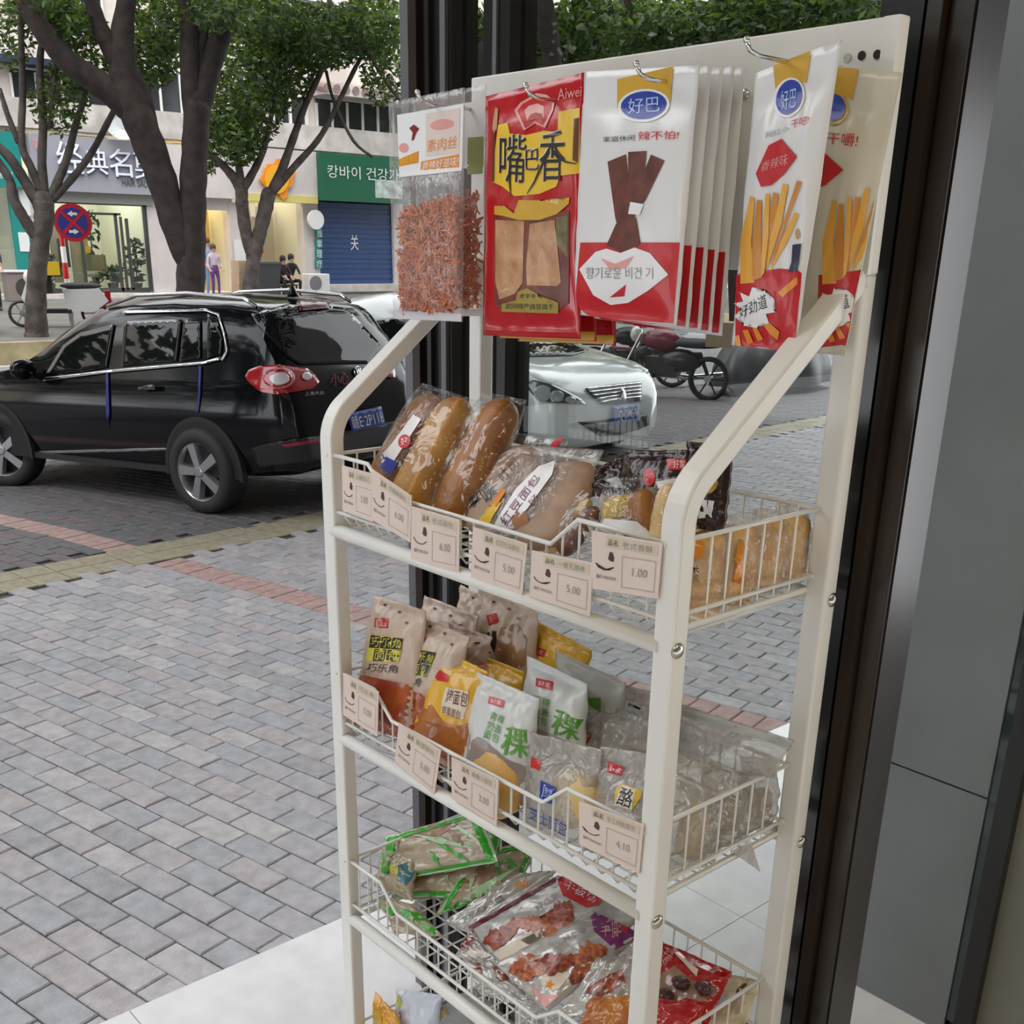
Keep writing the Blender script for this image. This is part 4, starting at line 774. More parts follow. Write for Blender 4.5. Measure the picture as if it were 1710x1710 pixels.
R = sh.root; sh.art([a8([(510, 640), (640, 540), (820, 400), (1020, 300), (1030, 420), (1150, 480), (1000, 520), (860, 620), (700, 610), (560, 760)])], mat('print_tan_pancake', (.52, .30, .08), .3, col2=(.40, .20, .04), vscale=24), 'printed_food', R)
band(sh, a8([(520, 500), (680, 420), (900, 310), (1140, 190)]), [3, 7, 7, 5], GR2, .0009); band(sh, a8([(520, 500), (680, 420), (900, 310), (1140, 190)]), [2, 4, 4, 3], GR1, .0013)
sh.art([a8([(1160, 190), (1390, 330), (1380, 400), (1280, 430), (1190, 320)])], GR1, 'green_panel', R, .0012); band(sh, a8([(1160, 200), (1200, 330), (1280, 440)]), 2, GR2, .0016)
sh = vac([(640, 1416), (700, 1430), (690, 1506), (626, 1480)], .862, .915, .9, GBG, 'small green and blue printed pack standing at the left corner of the third basket', 113, .012); R = sh.root
sh.art([a8([(150, 480), (200, 440), (290, 560), (270, 680), (160, 640)])], GR1, 'green_leaf', R); sh.art([a8([(250, 400), (300, 390), (340, 480), (300, 520)])], GR1, 'green_leaf', R); sh.art([a8([(290, 600), (380, 560), (370, 680), (300, 720)])], pm('leaf_yellow', (.55, .55, .03)), 'yellow_leaf', R, .0009); sh.art([a8([(370, 600), (480, 560), (510, 700), (430, 780), (360, 740)])], pm('teal', (.02, .16, .22)), 'blue_print', R, .0009)
sh = gvac([(790, 1424), (892, 1404), (872, 1486), (728, 1530)], .905, .900, 1.4, GBG, 'green edged vacuum pack with folded green strap, in the middle of the third tier', 114, .018); R = sh.root
for w_, m_, of in (([9, 13, 12, 9], GR2, .0009), ([6, 9, 9, 6], GR1, .0013)): band(sh, a8([(1150, 520), (930, 540), (880, 720), (760, 990)]), w_, m_, of)
sh.art([a8([(1040, 640), (1250, 560), (1330, 620), (1220, 790), (1060, 840)])], mat('print_meat_tan'), 'printed_meat', R); band(sh, a8([(1340, 580), (1400, 545), (1470, 555)]), [4, 7, 4], GR1)
sh = vac([(630, 1498), (690, 1510), (738, 1562), (660, 1560)], .835, .890, 1.2, GBG, 'green pack lying low behind the front wires at the left', 115, .010); R = sh.root
sh.art([a8([(380, 1000), (560, 1050), (740, 1170), (720, 1260), (560, 1180), (400, 1080)])], GR1, 'green_panel', R); sh.art([a8([(140, 960), (260, 930), (350, 1040), (300, 1080)])], GR1, 'green_panel', R)
b8 = lambda pts: [(760+x/5.344, 1420+y/5.344) for x, y in pts]
sh = vac([(870, 1458), (935, 1452), (800, 1566), (742, 1540)], .895, .905, 1.3, SIL, 'silver pack with orange corner lying between the green and the maroon packs', 116, .008); sh.art([b8([(510, 310), (640, 260), (690, 290), (560, 340)])], ORG, 'orange_corner', sh.root); sh.text('好味道', b8([(40, 590), (420, 390), (440, 440), (70, 640)]), GRY, sh.root)
sh = vac([(785, 1546), (870, 1580), (858, 1640), (762, 1596)], .868, .872, 1.2, SIL, 'silver pack with a dark red oval peeking out under the maroon edged pack', 117, .008); sh.art([b8([(20, 790), (130, 740), (180, 800), (120, 880), (40, 860)])], DRD, 'dark_red_print', sh.root); sh.art([b8([(90, 920), (160, 860), (330, 940), (200, 980)])], CRM, 'cream_print', sh.root)
sh = vac([(770, 1600), (850, 1620), (900, 1690), (800, 1660)], .840, .868, 1.0, SIL, 'silver and red pack lowest behind the front wires of the third tier', 118, .008); sh.art([b8([(80, 980), (220, 1000), (240, 1100), (120, 1110)])], MEAT, 'printed_meat', sh.root); sh.art([b8([(330, 1020), (430, 1060), (480, 1150), (380, 1180)])], MEAT, 'printed_meat', sh.root)
# maroon edged jerky packs
sh = vac([(932, 1462), (1080, 1530), (905, 1690), (780, 1547)], .872, .902, 1.5, SIL, 'silver jerky pack with maroon edge and red header, under the purple one', 119, .010, wr=.0025); R = sh.root
for s_ in ([(110, 680), (900, 240), (900, 275), (160, 700)], [(110, 680), (160, 700), (260, 900), (660, 1370), (640, 1385), (200, 880)]): sh.art([b8(s_)], MAR, 'maroon_edge', R, .0008)
sh.art([b8([(250, 780), (380, 710), (430, 700), (520, 590), (570, 650), (540, 740), (430, 850), (340, 900)])], MEAT, 'printed_meat', R, .001); sh.art([b8([(560, 600), (740, 600), (830, 640), (960, 470), (1030, 440), (1060, 600), (800, 780), (760, 720), (620, 690)])], MEAT, 'printed_meat', R, .001)
for k, (pt, w) in enumerate((([(240, 830), (420, 760), (560, 640)], 30), ([(520, 640), (700, 660), (860, 640)], 24), ([(820, 640), (940, 560), (1040, 470)], 34), ([(800, 760), (920, 680), (1050, 600)], 22), ([(440, 1040), (620, 960), (800, 880)], 20))): sh.art([splash(b8(pt), w, 300+k)], (MEAT, MEAT2)[k % 2], 'printed_meat', R, .0014)
sh.art([b8([(340, 920), (640, 740), (790, 680), (830, 800), (560, 960), (430, 1000)])], CRM, 'printed_plate', R, .0008); sh.art([b8([(580, 800), (700, 740), (800, 740), (720, 830), (650, 840)])], mat('print_herb', (.16, .13, .05)), 'printed_herbs', R, .0012)
sh.art([b8([(910, 260), (990, 200), (1340, 400), (1290, 480), (1180, 510), (960, 400)])], RED, 'red_header', R, .001); sh.text('牛板筋', b8([(990, 260), (1290, 400), (1240, 470), (960, 330)]), WHT, R, .0014); sh.text('好品質', b8([(700, 500), (900, 360), (930, 410), (730, 540)]), GRY, R, .001)
sh = vac([(990, 1522), (1072, 1560), (915, 1692), (828, 1612)], .838, .896, 1.45, SIL, 'silver jerky pack with purple header, lying uppermost in the third tier', 120, .012, wr=.003); R = sh.root
sh.art([b8([(470, 1090), (660, 990), (770, 960), (1000, 980), (1060, 1010), (800, 1070), (640, 1170), (560, 1130)])], MEAT, 'printed_meat', R, .001); sh.art([b8([(1010, 1150), (1040, 1060), (1290, 830), (1360, 870), (1320, 1030), (1150, 1170), (1040, 1200)])], MEAT, 'printed_meat', R, .001)
for k, (pt, w) in enumerate((([(480, 1090), (620, 1010), (780, 980)], 30), ([(700, 1040), (900, 1010), (1100, 960)], 28), ([(1060, 990), (1200, 920), (1320, 860)], 36), ([(1040, 1150), (1160, 1090), (1320, 990)], 26), ([(560, 1150), (700, 1090), (820, 1060)], 18))): sh.art([splash(b8(pt), w, 320+k)], (MEAT, MEAT2)[(k+1) % 2], 'printed_meat', R, .0014)
sh.art([b8([(780, 1100), (1000, 1080), (1020, 1120), (930, 1230), (860, 1260), (770, 1200)])], CRM, 'printed_plate', R, .0008); sh.art([b8(star(840, 1195, 50, 22, 5))], ORG, 'printed_flower', R, .0012); sh.art([b8([(640, 1180), (780, 1290), (930, 1290), (800, 1410)])], PNK, 'printed_strip', R, .0008)
sh.art([b8([(1210, 590), (1300, 500), (1380, 450), (1610, 570), (1610, 800), (1420, 880), (1240, 720)])], PUR, 'purple_header', R, .001); sh.art([b8(ell(1540, 690, 60, 60, 14))], RED, 'purple_header', R, .0014); sh.text('手撕', b8([(1300, 640), (1480, 600), (1480, 780), (1300, 780)]), PNK, R, .0014); sh.text('好劲道', b8([(950, 770), (1150, 680), (1170, 720), (970, 820)]), GRY, R, .001)
sh = vac([(1000, 1600), (1072, 1590), (1050, 1690), (930, 1700)], .822, .880, 1.1, SIL, 'jerky pack with orange brown print under the purple headed pack', 121, .008); sh.art([b8([(1130, 1260), (1380, 1100), (1500, 1060), (1520, 1180), (1300, 1310)])], MEAT, 'printed_meat', sh.root)
sh = vac([(985, 1668), (1062, 1662), (1055, 1740), (960, 1740)], .815, .875, .9, pmat_o if False else mat('orange_pouch', (.62, .25, .03), .25, col2=(.45, .13, .02), vscale=16, coat=.6, bump=.6), 'orange snack pack at the lower edge left of the right post', 122, .012)
# red date bags
c8 = lambda pts: [(1040+x/6.577, 1500+y/6.577) for x, y in pts]
RDB = mat('red_glossy_pouch', (.42, .006, .008), .15, coat=.9, bump=.5, bscale=24)
sh = vac([(1094, 1566), (1222, 1622), (1180, 1720), (1050, 1690)], .892, .900, 1.3, RDB, 'glossy red bag with clear window showing dark dates, right of the right post', 123, .018, wr=.003); R = sh.root
sh.art([c8([(330, 900), (560, 740), (760, 900), (1080, 1010), (860, 1140), (700, 1090), (560, 1150), (300, 1230)])], mat('window_cream', (.30, .18, .13), .15, coat=.8), 'window', R)
for q in (ell(890, 985, 180, 130, 16, -10), ell(640, 930, 120, 110, 14, 20), ell(470, 1070, 150, 90, 14, -15)):
    pts = c8(q); c = (sum(p[0] for p in pts)/len(pts), sum(p[1] for p in pts)/len(pts)); p = sh.on(*c, .004); MB().ball(p, (.013, .011, .008), 12, 8).build('date', mat('date_skin', (.06, .010, .010), .2, coat=.6, bump=1., bscale=160), R, smooth=True)
sh.art([c8([(560, 590), (620, 620), (830, 780), (810, 860)])], CRM, 'pale_print', R, .001); sh.text('红枣', c8([(440, 560), (560, 640), (430, 760), (350, 690)]), PNK, R)
sh = vac([(1196, 1620), (1268, 1638), (1246, 1715), (1150, 1730)], 1.0, .900, 1.0, mat('cream_mix_pouch', (.60, .52, .32), .25, col2=(.70, .66, .55), vscale=16, coat=.6, bump=.5), 'cream bag with small red and green prints, right rear corner, third tier', 124, .012); R = sh.root
sh.art([c8([(1250, 1000), (1330, 930), (1370, 940), (1300, 1050), (1240, 1060)])], BRN, 'printed_bean', R); sh.art([c8([(1020, 1090), (1100, 1040), (1160, 1100), (1060, 1180)])], LBL, 'blue_print', R); sh.art([c8([(930, 1150), (1000, 1110), (990, 1180), (940, 1200)])], ORG, 'orange_print', R)
sh = vac([(1060, 1660), (1180, 1680), (1140, 1760), (1050, 1750)], .855, .885, .9, RDB, 'glossy red bag at the lower edge right of the right post', 125, .014, wr=.003)
# ================================================================ lowest tier (cut by the frame)
def low(px, y, m_, lab, sd_, T=.010): return bag('snack_pack', lab, 'snack pack', px, Plane(y, .6, .5), m_, T, 'packs in the lowest basket', (.04, .05), .003, sd_, bow=.003)
d8 = lambda pts: [(600+x/5.7, 1600+y/5.7) for x, y in pts]
sh = low([(626, 1655), (662, 1690), (690, 1760), (616, 1760)], .812, mat('bright_orange_pouch', (.80, .38, .02), .3, coat=.4), 'pointed orange pack at the left of the lowest basket', 131); sh.art([d8([(130, 480), (200, 500), (220, 627), (130, 627)])], YEL, 'yellow_print', sh.root)
sh = low([(664, 1650), (740, 1662), (730, 1760), (660, 1760)], .840, mat('white_blue_pouch', (.62, .66, .76), .25, coat=.5, bump=.5), 'white and blue pack standing in the lowest basket', 132); sh.art([d8([(340, 520), (390, 510), (400, 570), (350, 590)])], BLU, 'blue_print', sh.root); sh.art([d8([(330, 440), (370, 340), (410, 440), (370, 490)])], pm('leaf_yellow', (.55, .55, .03)), 'yellow_print', sh.root)
sh = low([(700, 1690), (790, 1650), (880, 1730), (760, 1780)], .85, mat('dark_grey_pouch', (.22, .23, .22), .25, coat=.5, bump=.6, var=.3), 'dark grey pack with a brown patch in the lowest basket', 133); sh.art([d8([(700, 560), (820, 450), (850, 530), (740, 600)])], mat('print_ochre', (.25, .15, .03), .4), 'ochre_print', sh.root)
# ================================================================ pavement, road, far side
def gz(x):   # the forecourt falls gently towards the road
    return 0. if x > -7.3 else -.038*(-7.3-max(x, -11.3))
RZ = gz(-12)
def gpt(x, y):
    """photo point -> forecourt surface"""
    p = on_z(x, y, 0)
    for _ in range(6): p = on_z(x, y, gz(p.x))
    return p
M_joint = mat('joint_sand', (.10, .096, .096), .95)
ns = []
xs = [-1.80, -7.3, -11.3]
struct('ground', MB().add([(x, y, gz(x)-.016) for x in xs for y in (-6, 30)], [(0, 1, 3, 2), (2, 3, 5, 4)]), M_joint)
PAV = [mat('paver_grey_%s' % n, c, .62, var=.13, vscale=18, bump=.5, bscale=90) for n, c in (('mid', (.40, .385, .40)), ('cool', (.375, .378, .40)), ('pink', (.42, .387, .392)), ('pale', (.46, .44, .44)), ('dark', (.345, .335, .35)))]
PAV_OLD_SHADE = [mat('old_shaded_paver_%s' % n, c, .65, var=.15, vscale=18, bump=.5, bscale=90) for n, c in (('grey', (.145, .137, .142)), ('maroon', (.155, .128, .132)), ('slate', (.128, .127, .137)))]  # older maroon bricks, with tree shade also worked into their colour
PRED = mat('paver_red', (.44, .29, .265), .65, var=.14, vscale=18, bump=.5, bscale=90); PYEL = mat('paver_yellow', (.34, .30, .21), .65, var=.14, vscale=18, bump=.5, bscale=90)
RA = radians(12.0); UX, UY = V((cos(RA), sin(RA), 0)), V((-sin(RA), cos(RA), 0))
SW, SL, JT = .106, .208, .005
def visible(p, mg=800):
    d = p-CAM; z = d.dot(AF)
    if z < .3: return None
    x, y = CX+FPX*d.dot(AR)/z, CY+FPX*d.dot(AD)/z
    return z if -mg < x < IMG+mg and -mg < y < IMG+mg else None
ya, yb_ = gpt(40, 965), gpt(1370, 702); yd = (yb_-ya); yd.z = 0; yd.normalize(); yn = V((yd.y, -yd.x, 0))
def ydist(p): q = p-ya; return q.x*yn.x+q.y*yn.y
def brick(m, c, a, b, la, lb, h):
    e, ch = .0, .004; z = lambda p: gz(p.x)+h
    lo = [c-a*la/2-b*lb/2, c+a*la/2-b*lb/2, c+a*la/2+b*lb/2, c-a*la/2+b*lb/2]; hi = [c-a*(la/2-ch)-b*(lb/2-ch), c+a*(la/2-ch)-b*(lb/2-ch), c+a*(la/2-ch)+b*(lb/2-ch), c-a*(la/2-ch)+b*(lb/2-ch)]
    v = [V((p.x, p.y, z(p)-.014)) for p in lo]+[V((p.x, p.y, z(p)-.004)) for p in lo]+[V((p.x, p.y, z(p))) for p in hi]
    m.add(v, [(0, 1, 5, 4), (1, 2, 6, 5), (2, 3, 7, 6), (3, 0, 4, 7), (4, 5, 9, 8), (5, 6, 10, 9), (6, 7, 11, 10), (7, 4, 8, 11), (8, 9, 10, 11)])
rng = random.Random(5); bricks = []
stripe = 3.985   # Y' of the red soldier course
j0 = -20
for j in range(-28, 150):
    v = stripe+(SL/2+SW/2)+SW*j if j >= 0 else stripe-(SL/2+SW/2)+SW*(j+1)
    for i in range(-75, 12):
        u = i*SL+(SL/2 if j % 2 else 0); bricks.append((UX*u+UY*v, UX, UY, SL-JT, SW-JT, None))
for i in range(-150, 24): bricks.append((UX*(i*SW)+UY*stripe, UX, UY, SW-JT, SL-JT, PRED))
keep = []
for c, a, b, la, lb, mm in bricks:
    if c.x > -1.86 or c.x < -11.25 or abs(ydist(c)) < .205: continue
    z = visible(V((c.x, c.y, gz(c.x))))
    if z is None: continue
    keep.append((z, c, a, b, la, lb, mm if mm else (PAV[rng.choice((0, 0, 1, 1, 2, 2, 3, 4))] if ydist(c) > 0 else PAV_OLD_SHADE[rng.choice((0, 1, 2))]), rng.uniform(-.0025, .0015)))
for k in range(-10, 60):    # yellow guide strip, two pavers wide
    for s_ in (-.1, .1):
        c = ya+yd*(k*.2+.1)+yn*s_; c.z = 0
        z = visible(V((c.x, c.y, gz(c.x))))
        if z is not None and -11.25 < c.x < -1.86: keep.append((z, c, yd, yn, .194, .194, PYEL, rng.uniform(-.002, .001)))
keep.sort(key=lambda t: t[0])
pv = bpy.data.objects['ground']
near = [k for k in keep if k[0] > 0]
far_m = {}
cnt = 0
for n, (z, c, a, b, la, lb, mm, h) in enumerate(near):
    if cnt < 300 and visible(V((c.x, c.y, 0)), 20):
        cnt += 1
        m = MB(); brick(m, c, a, b, la, lb, h); m.build('paver', mm, pv)
    else:
        brick(far_m.setdefault(mm.name, MB()), c, a, b, la, lb, h)
fm = MB(); mats_ = []; mi = []
for nme, m in far_m.items():
    fm.add(m.v, m.f); mats_.append(_M[nme]); mi += [len(mats_)-1]*len(m.f)
me = bpy.data.meshes.new('far_pavers'); me.from_pydata(fm.v, [], fm.f)
for m in mats_: me.materials.append(m)
me.polygons.foreach_set('material_index', mi); o = link('far_pavers', me, None, pv); o['kind'] = 'stuff'
# road
KX = -19.6; SZ = .20
M_road = mat('asphalt', (.20, .20, .21), .75, var=.12, vscale=6, bump=.4, bscale=60)
struct('road', MB().box((KX, -20, RZ-.05), (-11.3, 60, RZ)), M_road)
p = on_z(0, 612, RZ); ln = tag(MB().box((p.x-.07, -20, RZ), (p.x+.07, 60, RZ+.003)).build('lane_line', mat('road_paint', (.62, .62, .60), .7, var=.1, vscale=5)), 'white painted lane line along the road', 'road marking')
# far sidewalk with kerb stones
M_side = mat('far_paving', (.125, .118, .108), .8, var=.16, vscale=2.5, bump=.3, bscale=30)
sw = struct('sidewalk', MB().box((-36, -20, RZ-.05), (KX-.12, 70, SZ)), M_side)
M_kerb = mat('kerb_yellow', (.42, .35, .20), .8, var=.2, vscale=3)
for k in range(-6, 34): MB().box((KX-.12, k*1.0, RZ-.05), (KX+.02, k*1.0+.985, SZ+.005)).build('kerb_stone', M_kerb, sw)
# ================================================================ far row of shops, facade plane
FX = -33.6
def FY(px, py=400): return on_x(px, py, FX).y
def FZ_(py, px=400): return on_x(px, py, FX).z
def fbox(px, d0=0., d1=.1):
    """photo rectangle (x0,y0,x1,y1) on the facade -> box from depth d0 to d1 towards the street"""
    x0, y0, x1, y1 = px; xm, ym = (x0+x1)/2, (y0+y1)/2
    return MB().box((FX+d0, FY(x0, ym), FZ_(y1, xm)), (FX+d1, FY(x1, ym), FZ_(y0, xm)))
def ftext(s_, px, m_, parent, d=.2, depth=.0, name='lettering'):
    x0, y0, x1, y1 = px; vs, fs = text2d(s_); ym, xm = (y0+y1)/2, (x0+x1)/2
    P = [(FX+d, FY(x0, ym)+(FY(x1, ym)-FY(x0, ym))*u, FZ_(y1, xm)+(FZ_(y0, xm)-FZ_(y1, xm))*v) for u, v in vs]
    me = bpy.data.meshes.new(name); me.from_pydata(P, [], fs); me.materials.append(m_); o = fix_facing(link(name, me, None, parent), V((1, 0, 0)))
    if depth: sm = o.modifiers.new('solid', 'SOLIDIFY'); sm.thickness = depth; sm.offset = -1
    return o
M_plaster = mat('old_plaster', (.62, .56, .51), .85, var=.18, vscale=.8, bump=.3, bscale=12); M_conc = mat('concrete_ledge', (.52, .48, .45), .85, var=.2, vscale=2); M_dkwin = mat('dark_window', (.03, .03, .035), .12, spec=.7); M_wfr = mat('white_window_frame', (.68, .68, .68), .5)
M_teal = mat('teal_panel', (.012, .22, .20), .4); M_sgrey = mat('sign_grey', (.30, .30, .34), .45); M_green = mat('sign_green', (.008, .10, .05), .45); M_blue = mat('shutter_blue', (.006, .04, .15), .4, var=.1, vscale=4); M_offw = mat('shop_white', (.56, .51, .50), .6, var=.06, vscale=2); M_frame = mat('shop_frame_dark', (.04, .042, .04), .35); M_inw = mat('interior_cream', (.66, .64, .50), .6); M_iny = mat('interior_yellow', (.75, .55, .18), .6)
bld = thing('shop_building', 'old plastered apartment block with a row of shops across the street', 'building', (FX-3, 18, SZ))
ym0, ym1 = -34, 52
zs_ = FZ_(232, 300)
MB().box((FX-6, ym0, zs_), (FX-.0, ym1, SZ+16)).build('upper_wall', M_plaster, bld)
MB().box((FX-6, ym0, SZ), (FX-4.0, ym1, zs_)).build('back_wall', M_inw, bld)
MB().box((FX-6, ym0, SZ-.1), (FX+.3, ym1, SZ+.12)).build('plinth', M_conc, bld)
MB().box((FX-5.9, ym0, zs_-.06), (FX, ym1, zs_-.02)).build('shop_ceiling', M_offw, bld)
# ledges, roof tiles, windows of the upper floor
fbox((-60, 192, 690, 236), 0, .35).build('ledge', M_conc, bld); fbox((505, 237, 690, 262), 0, .28).build('ledge', M_conc, bld)
lg = fbox((520, 152, 690, 170), 0, .9).build('eave', M_conc, bld)
for k in range(22):
    y = FY(520, 155)+k*.36; MB().lathe([(.14, 0), (.14, .9)], (FX+.05, y, FZ_(151, 600)), (1, 0, -.18), 8).build('roof_tile', mat('roof_tile', (.30, .22, .20), .7, var=.2), lg)
fbox((-60, 96, 100, 108), 0, .5).build('awning', mat('navy_awning', (.02, .025, .06), .5), bld)
def window(x0, y0, x1, y1, n):
    w_ = fbox((x0, y0, x1, y1), .0, .04).build('window', M_dkwin, bld)
    for k in range(n+1):
        x = x0+(x1-x0)*k/n; fbox((x-1.6, y0, x+1.6, y1), .02, .09).build('window_frame', M_wfr, w_)
    fbox((x0-1, y0-2, x1+1, y0+1), .02, .09).build('window_frame', M_wfr, w_); fbox((x0-1, y1-1, x1+1, y1+2), .02, .09).build('window_frame', M_wfr, w_)
for a in ((20, 122, 185, 192, 4), (232, 120, 300, 192, 2), (455, 160, 512, 232, 2), (528, 172, 680, 240, 6), (380, 150, 440, 225, 2), (60, -10, 170, 60, 3), (300, -10, 420, 70, 3), (500, 10, 640, 90, 4), (700, 150, 860, 240, 5)): window(*a)
MB().lathe([(.02, 0), (.30, .10), (.46, .24)], on_x(205, 215, FX+.5), (1, -.4, .5), 16, cap=False).build('satellite_dish', mat('dish_grey', (.42, .44, .44), .5), bld)
for x0 in (445, 462, 478, 505): fbox((x0, 60, x0+3, 235), .05, .15).build('drain_pipe', M_wfr, bld)
# piers between the shops
for r in ((45, 300, 68, 488), (248, 322, 290, 492), (383, 338, 400, 488), (505, 336, 530, 482), (655, 330, 700, 480)): fbox(r, -.3, .12).build('pier', M_offw, bld)
for xp in (45, 262, 390, 516, 680): MB().box((FX-4, FY(xp)-.1, SZ), (FX-.3, FY(xp)+.1, zs_)).build('party_wall', M_inw, bld)
# shop 1: teal
s1 = thing('teal_shop_front', 'teal framed shop front cut by the left edge', 'shop front', on_x(20, 490, FX+.2)); s1.location.z = SZ
fbox((-60, 220, 28, 312), .0, .35).build('sign_board', M_teal, s1); fbox((20, 318, 48, 462), .0, .14).build('side_panel', M_teal, s1); fbox((30, 318, 46, 360), .14, .18).build('round_sign', M_wfr, s1); fbox((29, 388, 46, 420), .14, .16).build('poster', M_wfr, s1)
fbox((-60, 312, 22, 470), -.05, -.02).build('glass_pane', film('shop_glass', (.86, .90, .90), .10, .01), s1); ftext('药房', (-8, 286, 14, 300), M_wfr, s1, .37)
# shop 2: hair salon
s2 = thing('hair_salon_front', 'hair salon front with grey sign, raised white letters and glass doors', 'shop front', on_x(165, 490, FX+.2)); s2.location.z = SZ
fbox((45, 232, 254, 322), .0, .40).build('sign_board', M_sgrey, s2)
M_let = mat('raised_letter_white', (.80, .82, .88), .4); M_lets = mat('letter_side', (.10, .12, .25), .5)
for ch, x0, x1, y0, y1 in (('经', 84, 126, 238, 290), ('典', 131, 168, 248, 292), ('名', 171, 208, 250, 296), ('剪', 212, 252, 252, 300)): ftext(ch, (x0+2.6, y0+2.6, x1+2.6, y1+2.6), M_lets, s2, .42, .03, 'letter_side'); ftext(ch, (x0, y0, x1, y1), M_let, s2, .50, .04, 'raised_letter')
ftext('HAIR SALON', (194, 301, 250, 313), M_frame, s2, .42); ftext('美发', (46, 232, 66, 252), PNK, s2, .42)
fbox((80, 322, 250, 340), .0, .2).build('lintel', mat('lintel_grey', (.30, .30, .28), .6), s2)
for r in ((74, 340, 78, 486), (135, 355, 140, 486), (196, 357, 200, 486), (205, 362, 208, 484), (214, 365, 218, 484), (243, 340, 250, 486), (74, 338, 250, 342), (135, 355, 200, 359), (74, 481, 250, 489)): fbox(r, -.02, .06).build('door_frame', M_frame, s2)
fbox((78, 342, 243, 482), .0, .02).build('glass_pane', film('shop_glass'), s2)
# interior
for x0, x1 in ((148, 166), (182, 198)): fbox((x0, 365, x1, 478), -3.0, -2.9).build('curtain', mat('curtain_taupe', (.22, .20, .15), .8), s2)
fbox((152, 400, 170, 450), -2.6, -2.5).build('mirror', M_frame, s2); fbox((170, 400, 190, 432), -2.0, -1.9).build('shelf', mat('shelf_wood', (.4, .28, .12), .6), s2); fbox((183, 412, 189, 424), -1.8, -1.7).build('yellow_box', YEL, s2)
# ceiling lamps of the shops
def lamp(px, py, x_, e, c, name, label):
    p = on_x(px, py, FX); l = bpy.data.lights.new(name, 'AREA'); l.energy = e; l.size = 1.6; l.color = c; o = bpy.data.objects.new(name, l); COL.objects.link(o); o.location = (FX-1.6, p.y, zs_-.13); MB().box((FX-2.4, p.y-.8, zs_-.12), (FX-.8, p.y+.8, zs_-.07)).build('lamp_fixture', M_wfr, bld)
lamp(165, 340, 0, 130, (1, .98, .9), 'salon_lamp', ''); lamp(362, 340, 0, 120, (1, .85, .5), 'doorway_lamp', ''); lamp(465, 340, 0, 45, (1, .93, .8), 'noodle_shop_lamp', '')
# shop 3: pale sign, yellow doorway
s3 = thing('yellow_doorway_shop', 'shop with plain pale sign and a bright yellow doorway', 'shop front', on_x(362, 490, FX+.2)); s3.location.z = SZ
fbox((268, 246, 395, 330), .0, .35).build('sign_board', M_offw, s3); fbox((268, 330, 385, 350), -.02, .1).build('lintel', M_offw, s3); fbox((290, 350, 382, 488), -1.3, -1.2).build('inner_wall', M_iny, s3)
# shop 4: pale sign with an orange emblem
s4 = thing('orange_emblem_shop', 'shop with pale sign, orange leaf shaped emblem and beige interior', 'shop front', on_x(455, 490, FX+.2)); s4.location.z = SZ
fbox((395, 250, 520, 330), .0, .35).build('sign_board', M_offw, s4); fbox((400, 326, 520, 338), .0, .4).build('sign_edge', mat('sign_edge_yellow', (.60, .52, .16), .5), s4)
em = []
for k in range(20):
    a = 2*pi*k/20; r = .86+.16*sin(k*2.1)+.10*sin(k*4.7); em.append((462+30*r*cos(a), 300+36*r*sin(a)))
q = [on_x(x, y, FX+.40) for x, y in em]; MB().prism(q, (.05, 0, 0)).build('emblem', mat('emblem_orange', (.75, .24, .005), .5), s4)
MB().prism([on_x(462+20*cos(2*pi*k/16), 300+24*sin(2*pi*k/16), FX+.45) for k in range(16)], (.03, 0, 0)).build('emblem_core', mat('emblem_yellow', (.80, .38, .01), .5), s4)
fbox((400, 338, 505, 484), -1.9, -1.8).build('inner_wall', mat('interior_beige', (.58, .54, .45), .7), s4); fbox((462, 345, 492, 362), -1.7, -1.4).build('air_conditioner', M_wfr, s4); fbox((476, 410, 484, 424), -1.78, -1.74).build('red_poster', RED, s4); fbox((388, 400, 412, 445), .13, .15).build('notice', M_wfr, s4)
# shop 5: green sign, blue shutter
s5 = thing('green_sign_shop', 'closed shop with green sign board and blue roller shutter', 'shop front', on_x(595, 490, FX+.2)); s5.location.z = SZ
fbox((520, 262, 662, 338), .0, .55).build('sign_board', M_green, s5); ftext('캉바이 건강가', (531, 280, 650, 301), M_wfr, s5, .57)
fbox((611, 302, 662, 332), .55, .56).build('sign_picture', mat('sign_picture', (.55, .62, .60), .5, col2=(.20, .25, .22), vscale=3), s5)
n = 16
for k in range(n):
    y0 = 340+(474-340)*k/n; y1 = 340+(474-340)*(k+1)/n; fbox((532, y0+.5, 662, y1-.2), -.05, .0 if k % 2 else .015).build('shutter_slat', M_blue, s5)
fbox((530, 340, 662, 476), -.1, -.05).build('shutter_back', M_frame, s5); fbox((530, 474, 670, 486), -.2, .45).build('step', M_conc, s5)
ftext('关', (585, 392, 598, 418), M_wfr, s5, .02)
MB().lathe([(.30, 0), (.30, .08)], on_x(526, 367, FX+.3), (1, 0, 0), 20).build('round_sign', M_wfr, s5)
for k, ch in enumerate('推拿理疗'):
    fbox((522, 382+17*k, 533, 397+17*k), .12, .2).build('sign_plate', M_teal, s5); ftext(ch, (523, 383+17*k, 532, 396+17*k), M_wfr, s5, .22)
